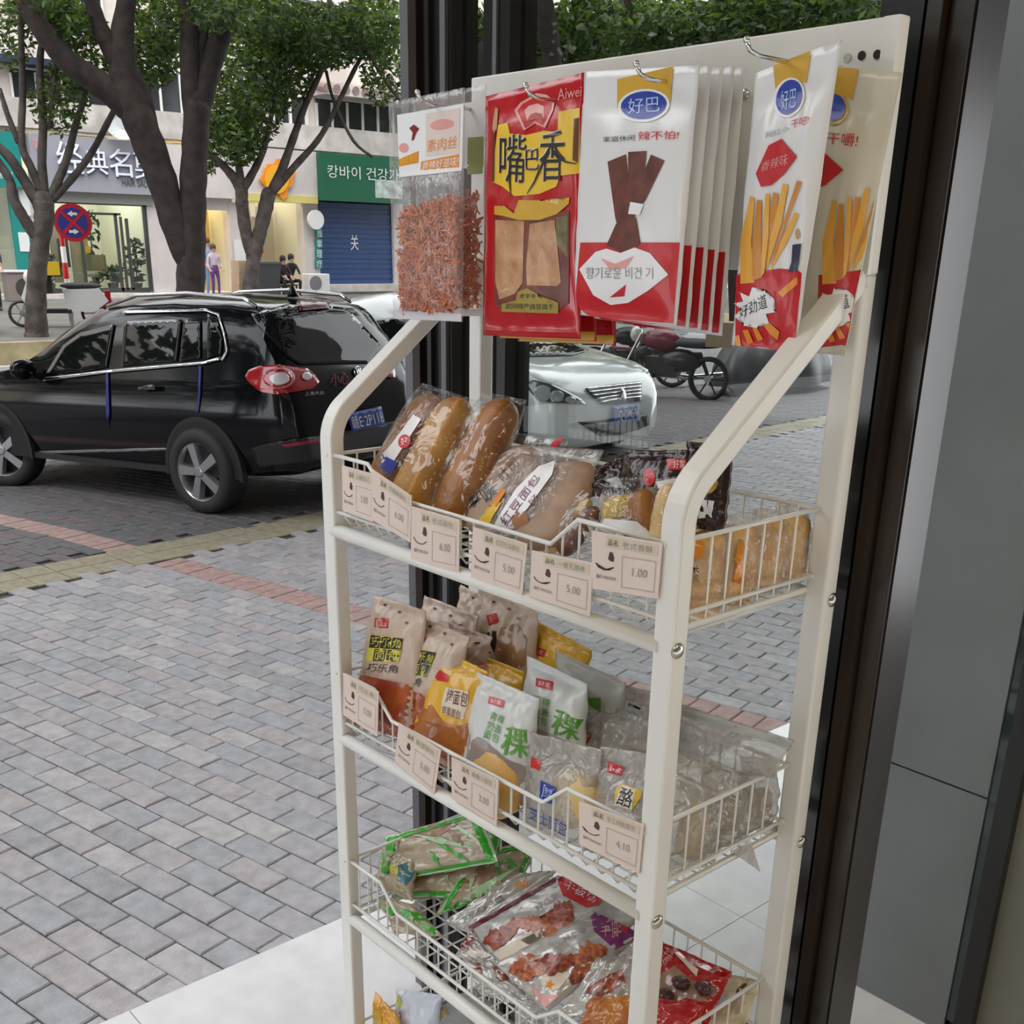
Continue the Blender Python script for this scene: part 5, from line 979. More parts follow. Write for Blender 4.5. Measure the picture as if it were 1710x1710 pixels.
# things on the far sidewalk
def side_pt(x, y): return on_z(x, y, SZ)
p = on_x(528, 478, FX+.9); p.z = SZ+.12
ac = thing('outdoor_unit', 'white air conditioner outdoor unit beside the blue shutter', 'air conditioner', p); MB().box(p+V((-.18, -.42, 0)), p+V((.18, .42, .56))).build('casing', M_wfr, ac, bevel=.02); MB().lathe([(.22, 0), (.22, .02)], p+V((.181, -.12, .28)), (1, 0, 0), 18).build('fan_grille', M_greyalu, ac)
p = on_x(38, 485, FX+1.2); p.z = SZ+.0
ac = thing('outdoor_unit', 'brownish grey outdoor unit behind the left small tree', 'air conditioner', p); MB().box(p+V((-.2, -.45, .0)), p+V((.2, .45, .75))).build('casing', mat('unit_brown', (.20, .16, .15), .6), ac, bevel=.02); MB().box(p+V((-.24, -.5, .75)), p+V((.24, .5, .80))).build('top', M_wfr, ac); MB().lathe([(.24, 0), (.24, .02)], p+V((.2, 0, .36)), (1, 0, 0), 18).build('fan_grille', M_frame, ac)
p = on_x(443, 482, FX+1.6); p.z = SZ
tb = thing('rubbish_bin', 'dark grey square bin beside the middle tree', 'bin', p); m = MB(); m.hexa([p+V((x, y, 0)) for x, y in ((-.3, -.3), (.3, -.3), (.3, .3), (-.3, .3))]+[p+V((x, y, 1.0)) for x, y in ((-.38, -.38), (.38, -.38), (.38, .38), (-.38, .38))]); m.build('body', mat('bin_grey', (.06, .062, .065), .6), tb); MB().box(p+V((-.4, -.4, 1.0)), p+V((.4, .4, 1.06))).build('lid', mat('bin_lid', (.10, .10, .10), .6), tb)
p = on_x(403, 470, FX+.9); p.z = SZ
cb = thing('cardboard_stack', 'tan cartons piled at the foot of the middle tree', 'carton', p); 
for k in range(3): MB().box(p+V((-.25, -.22+.02*k, .36*k)), p+V((.25, .26-.02*k, .36*k+.355))).build('carton', mat('carton_tan', (.45, .33, .24), .8), cb)
# potted plants in and before the salon
def plant(px, py, x_, h, lab, seed):
    p = on_x(px, py, x_); p.z = SZ+.12; t = thing('potted_plant', lab, 'plant', p, 'potted plants of the hair salon'); r = random.Random(seed)
    MB().lathe([(.12, 0), (.17, .26), (.15, .26)], p, n=12).build('pot', mat('pot_dark', (.05, .045, .04), .5), t)
    m = MB()
    for _ in range(70):
        a, rr, z = r.uniform(0, 2*pi), r.uniform(0, .34), r.uniform(.3, h); c = p+V((rr*cos(a), rr*sin(a), z)); d = V((r.gauss(0, 1), r.gauss(0, 1), r.gauss(.4, .6))).normalized()*.16; s_ = d.orthogonal().normalized()*.06
        m.add([c-d, c+s_, c+d, c-s_], [(0, 1, 2, 3)])
    o = m.build('foliage', mat('plant_leaf', (.035, .075, .03), .5, var=.3, vscale=4), t); o['kind'] = 'stuff'; MB().tube([p+V((0, 0, .2)), p+V((.02, .03, h*.9))], .02, 6).build('stem', mat('pot_dark'), t)
plant(230, 484, FX-.6, 1.5, 'leafy potted plant inside the right salon pane', 1); plant(84, 484, FX-.5, 1.0, 'bushy potted plant inside the left salon pane', 2); plant(190, 484, FX-.8, .7, 'small potted plant on the salon floor beside the door', 3); plant(160, 484, FX-2.4, 2.3, 'tall potted plant in the middle of the salon', 4)
# salon chair
p = on_x(158, 484, FX-1.4); p.z = SZ+.12
sc = thing('salon_chair', 'olive upholstered tub chair inside the hair salon', 'chair', p)
MB().lathe([(.28, 0), (.28, .03), (.04, .05), (.04, .42)], p, n=14).build('pedestal', M_greyalu, sc); m = MB(); m.lathe([(.30, .42), (.36, .50), (.33, .58)], p, n=16); m.build('seat', mat('olive_leather', (.25, .23, .13), .5), sc)
m = MB(); pts = [(p+V((.36*cos(a)-.02, .36*sin(a), .55))) for a in [radians(60+240*k/12) for k in range(13)]]
for k in range(12): a, b = pts[k], pts[k+1]; e = V((0, 0, .5)); w_ = (a-p); w_.z = 0; w_.normalize(); m.hexa([a, b, b+w_*.07, a+w_*.07, a+e, b+e, b+e+w_*.07, a+e+w_*.07])
m.build('backrest', mat('olive_leather'), sc)
# no-stopping sign
p = side_pt(121, 545); L = hypot(p.x, p.y)
sg = thing('no_stopping_sign', 'round blue and red no-stopping sign on a red and white banded pole', 'traffic sign', p)
zt = at_dist(122, 372, L); h = zt.z-p.z
for k in range(6): MB().lathe([(.05, 0), (.05, h*.93/6)], p+V((0, 0, h*.93*k/6)), n=12).build('pole_band', (WHT, RED)[k % 2], sg)
dv = (CAM-zt); dv.z = 0; dv.normalize(); rr = L*26/FPX; sx = V((-dv.y, dv.x, 0))
MB().lathe([(.05, 0), (.05, h*.1)], p+V((0, 0, h*.9)), n=12).build('pole_top', WHT, sg)
MB().lathe([(rr, 0), (rr, .02)], zt+dv*.06, dv, 32).build('disc', mat('sign_red', (.42, .015, .03), .4), sg); MB().lathe([(rr*.78, 0), (rr*.78, .006)], zt+dv*.081, dv, 32).build('blue_field', mat('sign_blue', (.03, .035, .22), .4), sg)
def disc_pt(x, y, o_=.09): return zt+dv*o_+sx*x*rr+V((0, 0, 1))*y*rr
for a in (45, 135):
    c, s_ = cos(radians(a)), sin(radians(a)); q = [(-.76*c-.09*-s_, -.76*s_-.09*c), (.76*c-.09*-s_, .76*s_-.09*c), (.76*c+.09*-s_, .76*s_+.09*c), (-.76*c+.09*-s_, -.76*s_+.09*c)]; MB().prism([disc_pt(x, y, .088+.001*(a > 90)) for x, y in q], dv*.003).build('cross_bar', mat('sign_red'), sg)
for s_, y in ((1, .46), (-1, -.46)): MB().prism([disc_pt(s_*x, y+yy, .093) for x, yy in ((-.26, 0), (.0, .16), (.0, .07), (.26, .07), (.26, -.07), (.0, -.07), (.0, -.16))], dv*.003).build('arrow', M_wfr, sg)
# ================================================================ vehicles
from mathutils.bvhtree import BVHTree
def interp(tab, x):
    if x <= tab[0][0]: return tab[0][1]
    for (a, b), (c, d) in zip(tab, tab[1:]):
        if x <= c:
            t = (x-a)/(c-a); return b+(d-b)*t
    return tab[-1][1]
class Car:
    def __init__(s, name, label, loc, az, pitch, sc, paint):
        a = radians(az); F = V((sin(a)*cos(radians(pitch)), cos(a)*cos(radians(pitch)), -sin(radians(pitch)))); L = V((-F.y, F.x, 0)).normalized(); U = F.cross(L)
        s.M = lambda p: V(loc)+(F*p[0]+L*p[1]+U*p[2])*sc
        s.t = thing(name, label, 'car', loc); s.sc = sc; s.F, s.L, s.U = F, L, U; s.paint = paint
    def part(s, mb, name, m, parent=None, smooth=False):
        mb.v = [tuple(s.M(p)) for p in mb.v]; return mb.build(name, m, parent or s.t, smooth)
    def body(s, xs, top, bot, wid, belt, tumble=.36):
        vs, fs = [], []; N = 0
        for x in xs:
            zt, zb, W = interp(top, x), interp(bot, x), interp(wid, x); h = interp(belt, x)
            if zt > h+.06:
                wr = max(.25, W*.955-(zt-h)*tumble); g = zt-h
                half = [(0, zb), (.78*W, zb), (.95*W, zb+.05), (W, zb+(h-zb)*.35), (W*1.0, zb+(h-zb)*.62), (W*.985, h-.06), (W*.955, h), (W*.955+(wr-W*.955)*.35, h+g*.35), (W*.955+(wr-W*.955)*.7, h+g*.7), (wr, zt-.09*min(1, g*3)), (wr*.90, zt-.03*min(1, g*3)), (wr*.6, zt), (0, zt+.012)]
            else:
                hh = max(zb+.05, zt); half = [(0, zb), (.78*W, zb), (.95*W, zb+.05 if hh-zb > .1 else zb+.02), (W, zb+(hh-zb)*.35), (W, zb+(hh-zb)*.6), (W*.99, zb+(hh-zb)*.78), (W*.97, zb+(hh-zb)*.88), (W*.93, zb+(hh-zb)*.94), (W*.86, zb+(hh-zb)*.975), (W*.74, hh-.004), (W*.55, hh+.008), (W*.3, hh+.016), (0, hh+.02)]
            ring = [(x, y, z) for y, z in half]+[(x, -y, z) for y, z in half[-2:0:-1]]
            N = len(ring); vs += ring
        for i in range(len(xs)-1):
            for k in range(N): fs.append((i*N+k, i*N+(k+1) % N, (i+1)*N+(k+1) % N, (i+1)*N+k))
        fs += [tuple(range(N))[::-1], tuple(range((len(xs)-1)*N, len(xs)*N))]
        m = MB().add(vs, fs); o = s.part(m, 'body', s.paint, smooth=True); smooth_obj(o, 50)
        s.bvh = BVHTree.FromPolygons([V(v) for v in m.v], m.f); s.body_o = o; return o
    def hit(s, x, y, off):
        d = ray(x, y).normalized(); r = s.bvh.ray_cast(CAM, d)
        if r[0] is None:
            D = (s.M((.5, 0, .8))-CAM).dot(d); r = s.bvh.find_nearest(CAM+d*D); return r[0]-d*off
        n = r[1] if r[1].dot(d) < 0 else -r[1]
        return r[0]+n*off-d*off*.5
    def art(s, px, m, name, off=.006, sub=10., parent=None):
        bm = bmesh.new(); bm.faces.new([bm.verts.new((x, y, 0)) for x, y in px]); bmesh.ops.triangulate(bm, faces=bm.faces[:])
        for _ in range(5):
            es = [e for e in bm.edges if e.calc_length() > sub]
            if not es: break
            bmesh.ops.subdivide_edges(bm, edges=es, cuts=1); bmesh.ops.triangulate(bm, faces=[f for f in bm.faces if len(f.verts) > 3])
        for v in bm.verts: v.co = s.hit(v.co.x, v.co.y, off)
        bmesh.ops.solidify(bm, geom=bm.faces[:], thickness=-.002)
        me = bpy.data.meshes.new(name); bm.to_mesh(me); bm.free(); me.materials.append(m); return link(name, me, None, parent or s.t, smooth=True)
    def text(s, string, box, m, off=.012):
        B = [V(p) for p in box]; vs, fs = text2d(string); out = []
        for u, v in vs: p = lerp2(B, u, v); out.append(tuple(s.hit(p.x, p.y, off)))
        me = bpy.data.meshes.new('lettering'); me.from_pydata(out, [], fs); me.materials.append(m); return link('lettering', me, None, s.t)
    def wheel(s, x, side, r=.345, w_=.22, steer=0.):
        y = side*.80; a = V((sin(steer), cos(steer), 0)); c = V((x, y, r)); ax = a*side
        t = s.part(MB().lathe([(r*.66, -w_/2), (r*.93, -w_/2), (r, -w_*.32), (r, w_*.32), (r*.93, w_/2), (r*.70, w_/2), (r*.66, w_*.40)], c, ax, 36, cap=False), 'tyre', mat('tyre_rubber', (.022, .022, .023), .7, bump=.3, bscale=50), smooth=True)
        rim = s.part(MB().lathe([(r*.68, w_*.46), (r*.64, w_*.40), (r*.62, -w_*.2)], c, ax, 32, cap=False), 'rim', s.rimm, t, True)
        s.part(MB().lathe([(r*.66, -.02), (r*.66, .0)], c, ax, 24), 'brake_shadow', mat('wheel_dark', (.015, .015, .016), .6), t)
        e1 = V((0, 0, 1)); e2 = ax.cross(e1)
        for k in range(5):
            an = 2*pi*k/5+.3; d = e1*cos(an)+e2*sin(an); q = e2*cos(an)-e1*sin(an); m = MB(); o1, o2 = ax*(w_*.22), ax*(w_*.44)
            m.hexa([c+d*.03-q*.035+o1, c+d*.03+q*.035+o1, c+d*r*.66+q*.05+o1, c+d*r*.66-q*.05+o1, c+d*.03-q*.03+o2, c+d*.03+q*.03+o2, c+d*r*.66+q*.04+o2*.98, c+d*r*.66-q*.04+o2*.98]); s.part(m, 'spoke', s.rimm, t)
        s.part(MB().lathe([(.045, w_*.3), (.045, w_*.46), (.03, w_*.48)], c, ax, 14), 'hub_cap', s.rimm, t)
        return t
mat('wheel_dark', (.012, .012, .013), .7); M_cblk = mat('black_car_paint', (.004, .004, .006), .10, spec=.32, coat=.12); M_cwht = mat('white_car_paint', (.62, .66, .66), .16, coat=1.); M_cglass = mat('car_glass', (.006, .007, .008), .02, spec=.4); M_plast = mat('car_plastic', (.014, .014, .016), .5); M_chrome = mat('chrome_trim', (.72, .72, .74), .15, metal=1); M_alloy = mat('alloy_wheel', (.42, .42, .44), .3, metal=.8); M_lamp_r = mat('tail_lamp_red', (.36, .004, .008), .12, coat=1.); M_lens = mat('clear_lens', (.62, .58, .58), .1, coat=1.); M_plate = mat('plate_blue', (.008, .05, .30), .35)
# ---- black SUV
suv = Car('black_suv', 'black compact SUV parked on the paving, rear and left side showing', (-7.55, 4.32, gz(-7.55)), -107.19, 2.19, .89, M_cblk); suv.rimm = M_alloy
top = [(-.92, .55), (-.91, .72), (-.88, .98), (-.82, 1.10), (-.70, 1.34), (-.585, 1.55), (-.50, 1.60), (-.2, 1.645), (.4, 1.68), (1.0, 1.66), (1.45, 1.58), (1.8, 1.42), (2.2, 1.18), (2.42, 1.07), (2.9, 1.01), (3.2, .95), (3.4, .84), (3.5, .66), (3.53, .5)]
bot = [(-.92, .42), (-.8, .34), (-.4, .30), (3.0, .28), (3.3, .30), (3.53, .36)]; wid = [(-.92, .66), (-.88, .76), (-.80, .83), (-.65, .875), (-.4, .895), (0, .905), (2.6, .905), (3.0, .88), (3.25, .80), (3.4, .68), (3.53, .48)]; belt = [(-.9, 1.08), (0, 1.06), (2.4, 1.0), (3.5, .9)]
suv.body([-.92, -.905, -.885, -.86, -.82, -.77, -.72, -.66, -.60, -.55, -.48, -.35, -.2, 0, .2, .45, .7, .95, 1.2, 1.4, 1.6, 1.8, 2.0, 2.2, 2.35, 2.5, 2.7, 2.9, 3.05, 3.2, 3.3, 3.4, 3.47, 3.53], top, bot, wid, belt)
for x, sd, st in ((0, 1, 0), (0, -1, 0), (2.6, 1, -.35), (2.6, -1, -.35)):
    a_ = MB()
    for k in range(18):
        a0, a1 = radians(-8+196*k/18), radians(-8+196*(k+1)/18); ri, ro = .40, .432
        y0, y1 = sd*.86, sd*.912; P_ = lambda r, a, y: (x+r*cos(a), y, .345+r*sin(a)); a_.hexa([P_(ri, a0, y0), P_(ro, a0, y0), P_(ro, a1, y0), P_(ri, a1, y0), P_(ri, a0, y1), P_(ro, a0, y1), P_(ro, a1, y1), P_(ri, a1, y1)])
    suv.part(a_, 'wheel_arch', M_plast)
    suv.part(MB().prism([(x+.40*cos(radians(-6+192*k/20)), sd*.88, .345+.40*sin(radians(-6+192*k/20))) for k in range(21)], (0, sd*.03, 0)), 'arch_well', mat('wheel_dark'))
    t = suv.wheel(x, sd, .345, .235, st)
for o in [o for o in suv.t.children if o.name.startswith('tyre')]:   # wheels sit proud in the arches
    o.location += (suv.L*.05 if (o.data.vertices[0].co-V((-7.55, 4.32, 0))).dot(suv.L) > 0 else suv.L*-.05)
suv.part(MB().box((-.3, -.86, .30), (2.9, .895, .35)), 'sill', M_plast)
cz = lambda pts: [(x/2.443, 460+y/2.443) for x, y in pts]; cr2 = lambda pts: [(380+x/5.03, 480+y/5.03) for x, y in pts]
for nm, q in (('side_window', [(190, 400), (260, 285), (330, 235), (470, 200), (440, 375), (340, 395)]), ('side_window', [(510, 190), (745, 182), (725, 350), (495, 372)]), ('side_window', [(752, 182), (822, 180), (822, 340), (735, 350)]), ('side_window', [(848, 160), (890, 170), (912, 270), (905, 320), (848, 338)])): suv.art(cz(q), M_cglass, nm)
for q in ([(180, 420), (450, 388), (830, 355), (905, 335), (905, 345), (830, 364), (450, 398), (180, 432)], [(905, 345), (925, 310), (915, 250), (890, 165), (840, 148), (500, 158), (505, 148), (840, 140), (896, 158), (922, 245), (932, 310), (910, 352)], [(155, 715), (690, 703), (695, 714), (155, 726)]): suv.art(cz(q), M_chrome, 'chrome_trim', .010, 8)
suv.art(cr2([(200, 230), (560, 130), (1000, 180), (1280, 480), (1180, 640), (600, 650), (500, 590), (260, 330)]), M_cglass, 'rear_window', .006)
suv.art(cr2([(590, 130), (860, 130), (850, 185), (600, 210)]), mat('brake_lamp_dark', (.10, .008, .02), .2), 'high_brake_lamp', .014)
tl = suv.art(cr2([(160, 750), (190, 700), (280, 665), (420, 660), (560, 680), (660, 690), (720, 740), (760, 800), (700, 855), (560, 880), (420, 900), (300, 880), (220, 830), (180, 790)]), M_lamp_r, 'tail_lamp', .016, 6)
suv.art(cr2(ell(430, 770, 122, 86, 20)), mat('tail_lamp_rim', (.60, .25, .26), .2), 'lamp_ring', .022, 6, tl); suv.art(cr2(ell(420, 772, 108, 74, 20)), M_lamp_r, 'lamp_ring', .025, 6, tl); suv.art(cr2(ell(435, 775, 70, 52, 18)), M_lens, 'lamp_lens', .028, 6, tl); suv.art(cr2(ell(650, 758, 40, 34, 16)), M_lens, 'lamp_lens', .024, 6, tl)
suv.art(cr2([(1310, 710), (1390, 660), (1400, 760), (1330, 760)]), M_lamp_r, 'tail_lamp', .014, 6)
suv.art(cr2([(200, 1350), (440, 1290), (820, 1245), (820, 1310), (420, 1370), (260, 1530), (480, 1590), (820, 1560), (830, 1240), (1460, 1110), (1460, 1180), (1320, 1330), (820, 1400), (420, 1560), (300, 1550)]) if False else cr2([(200, 1350), (440, 1290), (830, 1240), (1460, 1110), (1430, 1260), (830, 1440), (430, 1500), (270, 1530)]), M_plast, 'bumper_cladding', .010)
suv.art(cr2([(450, 1320), (780, 1270), (770, 1300), (480, 1340)]), mat('reflector_red', (.30, .02, .05), .3), 'reflector', .016, 6)
suv.art(cr2([(975, 1060), (1265, 1000), (1300, 1150), (1020, 1210)]), M_plate, 'number_plate', .03, 12); suv.text('赣E·2P118', cr2([(995, 1085), (1255, 1025), (1285, 1140), (1020, 1195)]), M_wfr, .042)
suv.text('上海大众', cr2([(640, 880), (800, 870), (800, 900), (640, 915)]), M_chrome, .014); suv.text('小心', cr2([(850, 740), (1005, 705), (1010, 820), (860, 830)]), M_lamp_r, .016)
suv.art(cr2(ell(1085, 710, 32, 42, 18)), M_chrome, 'round_badge', .012, 6); suv.art(cr2(ell(1085, 710, 25, 34, 18)), M_cblk, 'round_badge', .016, 6); suv.text('W', cr2([(1066, 690), (1104, 690), (1104, 738), (1066, 738)]), M_chrome, .02)
suv.art(cz([(90, 400), (95, 365), (130, 350), (165, 365), (170, 400), (150, 428), (110, 425)]), M_cblk, 'mirror_shadow', .004) if False else None
suv.part(MB().ball((1.98, 1.00, 1.09), (.075, .125, .09), 14, 8), 'wing_mirror', M_cblk, smooth=True)
suv.part(MB().tube([(1.98, .86, 1.03), (1.98, .97, 1.05)], .03, 8), 'mirror_arm', M_plast)
for sd in (1, -1): suv.part(MB().tube([(-.42, sd*.57, 1.600), (-.30, sd*.58, 1.655), (.3, sd*.60, 1.70), (.9, sd*.595, 1.685), (1.30, sd*.575, 1.60)], .016, 8), 'roof_rail', M_chrome, smooth=True)
suv.part(MB().lathe([(.05, 0), (.03, .05), (.005, .10)], (-.28, 0, 1.655), n=10), 'roof_antenna', M_cblk, smooth=True)
for q in ([(436, 395), (444, 395), (450, 560), (442, 630), (436, 560)], [(815, 370), (824, 370), (820, 480), (808, 560), (802, 560), (812, 480)]): suv.art(cz(q), mat('blue_door_guard', (.01, .03, .22), .4), 'door_edge_guard', .009, 8)
for q in ([(575, 455), (650, 452), (650, 466), (580, 470)], ): suv.art(cz(q), M_cblk, 'door_handle', .03)
# ---- white sedan
wc = Car('white_sedan', 'white sedan parked behind the glass, bonnet and grille facing the shop', (-10.13, 6.92, gz(-10.13)), 83.46, -2.0, .99, M_cwht); wc.rimm = M_alloy
top = [(-1.15, .62), (-1.10, .92), (-.9, 1.03), (-.45, 1.10), (.1, 1.36), (.6, 1.48), (1.0, 1.50), (1.35, 1.44), (1.7, 1.30), (2.32, 1.00), (2.6, .955), (3.0, .875), (3.2, .80), (3.32, .72), (3.42, .60), (3.48, .46), (3.5, .36)]
bot = [(-1.15, .32), (-.8, .22), (3.1, .20), (3.35, .20), (3.5, .24)]; wid = [(-1.15, .62), (-1.0, .76), (-.7, .86), (0, .90), (2.6, .90), (2.9, .88), (3.1, .84), (3.25, .77), (3.38, .66), (3.46, .52), (3.5, .36)]; belt = [(-1.1, .96), (0, .95), (2.3, .90), (3.4, .7)]
wc.body([-1.15, -1.12, -1.05, -.9, -.7, -.45, -.2, .1, .35, .6, .8, 1.0, 1.2, 1.4, 1.6, 1.8, 2.0, 2.2, 2.35, 2.5, 2.7, 2.85, 3.0, 3.1, 3.2, 3.27, 3.33, 3.39, 3.44, 3.48, 3.5], top, bot, wid, belt, .30)
for x in (0, 2.62):
    for sd in (1, -1):
        wc.part(MB().prism([(x+.36*cos(radians(-6+192*k/20)), sd*.88, .32+.36*sin(radians(-6+192*k/20))) for k in range(21)], (0, sd*.03, 0)), 'arch_well', mat('wheel_dark')); wc.wheel(x, sd, .32, .2)
for o in [o for o in wc.t.children if o.name.startswith('tyre')]: o.location += (wc.L*.04 if (o.data.vertices[0].co-V((-10.13, 6.92, 0))).dot(wc.L) > 0 else wc.L*-.04)
r3 = lambda pts: [(840+x/2.948, 540+y/2.948) for x, y in pts]
wc.art(r3([(30, 170), (30, 60), (430, 150), (330, 155), (150, 160)]) if False else [(770, 545), (830, 530), (985, 585), (955, 594), (865, 597), (800, 612)], M_cglass, 'windscreen', .006)
wc.art([(600, 536), (690, 527), (740, 545), (760, 580), (700, 592), (620, 565)], M_cglass, 'side_window', .006)
hl = wc.art(r3([(103, 285), (150, 280), (250, 305), (330, 345), (385, 375), (405, 400), (330, 395), (230, 390), (160, 365), (125, 325)]), mat('headlamp_dark', (.05, .055, .06), .08, coat=1.), 'headlamp', .008, 6)
for c in (ell(195, 345, 42, 40, 14), ell(265, 360, 34, 28, 14), ell(330, 378, 26, 16, 12)): wc.art(r3(c), mat('lamp_glass', (.30, .32, .34), .08, coat=1.), 'headlamp_lens', .012, 5, hl)
gr = wc.art(r3([(398, 325), (520, 305), (680, 288), (682, 380), (560, 398), (480, 400)]), mat('grille_dark', (.02, .02, .022), .3), 'grille', .008, 8)
for k in range(5):
    y0 = 322+k*17; wc.art(r3([(402+k*18, y0), (540, y0-14), (676, y0-30), (676, y0-25), (540, y0-9), (405+k*18, y0+5)]), M_chrome, 'grille_bar', .014, 8, gr)
wc.art(r3([(575, 330), (585, 325), (596, 345), (600, 372), (588, 385), (580, 370), (570, 382), (574, 352)]), M_chrome, 'lion_badge', .02, 6)
wc.art(r3([(525, 415), (665, 398), (668, 480), (528, 500)]), M_plate, 'number_plate', .018, 10); wc.text('川Q·DM598', r3([(535, 430), (658, 415), (660, 470), (538, 488)]), M_wfr, .026)
wc.art(r3([(365, 485), (470, 490), (525, 480), (715, 445), (716, 500), (660, 525), (560, 550), (470, 555)]), mat('grille_dark'), 'lower_intake', .008, 8)
wc.part(MB().ball((2.05, -1.0, 1.02), (.07, .12, .08), 12, 8), 'wing_mirror', M_cwht, smooth=True); wc.part(MB().tube([(2.05, -.85, .95), (2.05, -.97, .98)], .03, 8), 'mirror_arm', M_plast)
# ---- two-wheelers
def bike(name, label, p, az, col, kind='motorbike', sc=1., box=None, group=None):
    a = radians(az); F = V((sin(a), cos(a), 0)); L = V((-F.y, F.x, 0)); U = V((0, 0, 1)); X = lambda q: p+(F*q[0]+L*q[1]+U*q[2])*sc
    t = thing(name, label, 'motorcycle' if kind == 'motorbike' else 'scooter', p, group)
    def part(mb, nm, m, par=None, sm=False): mb.v = [tuple(X(v)) for v in mb.v]; return mb.build(nm, m, par or t, sm)
    wb, r = (1.28, .30) if kind == 'motorbike' else (1.2, .23)
    for x in (-wb/2, wb/2):
        w_ = part(MB().lathe([(r*.78, -.045), (r*.95, -.045), (r, 0), (r*.95, .045), (r*.78, .045), (r*.78, -.045)], (x, 0, r), (0, 1, 0), 24, cap=False), 'tyre', mat('tyre_rubber'), None, True)
        m = MB()
        for k in range(6): m.tube([(x, 0, r), (x+r*.8*cos(k*pi/3), 0, r+r*.8*sin(k*pi/3))], .012, 5)
        part(m, 'spokes', M_plast if kind == 'motorbike' else M_alloy, w_); part(MB().lathe([(.05, -.06), (.05, .06)], (x, 0, r), (0, 1, 0), 10), 'hub', M_alloy, w_)
    for y in (-.07, .07): part(MB().tube([(wb/2, y, r), (wb/2-.28, y, .86)], .02, 8), 'fork', M_chrome)
    part(MB().tube([(wb/2-.30, -.34, 1.02), (wb/2-.28, -.1, .94), (wb/2-.28, .1, .94), (wb/2-.30, .34, 1.02)], .016, 8), 'handlebar', M_plast)
    for y in (-.3, .3): part(MB().ball((wb/2-.25, y*1.05, 1.18), (.03, .06, .045), 8, 6), 'mirror', M_plast, None, True); part(MB().tube([(wb/2-.29, y, 1.0), (wb/2-.25, y*1.05, 1.16)], .006, 5), 'mirror_stem', M_plast)
    part(MB().ball((wb/2-.18, 0, .84), (.09, .10, .11), 12, 8), 'headlight', M_lens, None, True)
    if kind == 'motorbike':
        part(MB().ball((.08, 0, .78), (.30, .14, .15), 14, 8), 'fuel_tank', col, None, True); part(MB().ball((-.42, 0, .76), (.42, .13, .07), 14, 8), 'seat', mat('seat_black', (.02, .02, .02), .6), None, True); part(MB().box((-.18, -.14, .30), (.26, .14, .56)), 'engine', M_plast); part(MB().tube([(.2, -.16, .3), (-.3, -.19, .28), (-.85, -.2, .36)], .04, 8), 'exhaust', M_chrome, None, True); part(MB().tube([(wb/2-.3, 0, .84), (.0, 0, .6), (-.5, 0, .62), (-wb/2, 0, r)], .03, 8), 'frame', M_plast)
        part(MB().ball((-.2, 0, .52), (.34, .17, .16), 12, 8), 'side_cover', mat('side_cover_dark', (.02, .012, .014), .3), None, True); part(MB().tube([(.30, -.26, .42), (.34, -.3, .62), (.30, 0, .66), (.34, .3, .62), (.30, .26, .42)], .018, 6), 'crash_bar', M_plast, None, True); part(MB().box((.1, -.22, .28), (.3, .22, .34)), 'foot_pegs', M_plast)
        part(MB().box((wb/2-.18, -.07, r*2+.02), (wb/2+.2, .07, r*2+.05)), 'mudguard', col)
    else:
        m = MB(); m.prism([(wb/2-.16, -.18, .26), (wb/2-.02, -.18, .5), (wb/2-.2, -.18, .92), (wb/2-.34, -.18, .9), (wb/2-.26, -.18, .4)], (0, .36, 0)); part(m, 'leg_shield', col); part(MB().box((-.22, -.16, .24), (wb/2-.18, .16, .31)), 'footboard', M_plast)
        m = MB(); m.prism([(-.86, -.16, .45), (-.72, -.16, .66), (-.1, -.16, .64), (-.16, -.16, .28), (-.6, -.16, .26)], (0, .32, 0)); part(m, 'rear_body', col, None); part(MB().ball((-.42, 0, .70), (.36, .14, .06), 12, 8), 'seat', mat('seat_black', (.02, .02, .02), .6), None, True); part(MB().box((-.90, -.12, .42), (-.80, .12, .62)), 'tail_lamp', M_lamp_r)
        part(MB().ball((-wb/2-.05, 0, .42), (.3, .1, .12), 10, 6), 'rear_mudguard', box[1] if box else col, None, True)
    if box and box[0]: part(MB().box((-1.0, -.2, .74), (-.62, .2, 1.06)), 'delivery_box', box[2])
    return t
p = side_pt(101, 546); bike('white_scooter', 'white electric scooter with red tail, parked by the sign pole', V((p.x, p.y, SZ)), 200, mat('scooter_white', (.70, .70, .70), .3), 'scooter', 1.1, (False, RED))
p = side_pt(8, 556); bike('blue_motorbike', 'blue motorbike cut by the left edge on the far pavement', V((p.x, p.y-.35, SZ)), 100, mat('bike_blue', (.02, .04, .30), .3), 'motorbike', 1.0)
p = gpt(1108, 664); bike('red_motorbike', 'dark red motorbike with a box, behind the white car', V((p.x, p.y, gz(p.x))), 250, mat('bike_red', (.16, .012, .03), .25), 'motorbike', 1.0, (True, None, mat('box_tan', (.30, .22, .15), .7)))
p = gpt(1142, 658); bike('black_motorbike', 'black motorbike standing close behind the dark red one', V((p.x-1.3, p.y+.3, gz(p.x-1.3))), 232, mat('bike_black', (.012, .012, .014), .3), 'motorbike', .95)
# yellow rear basket on the scooter
p = side_pt(98, 548)
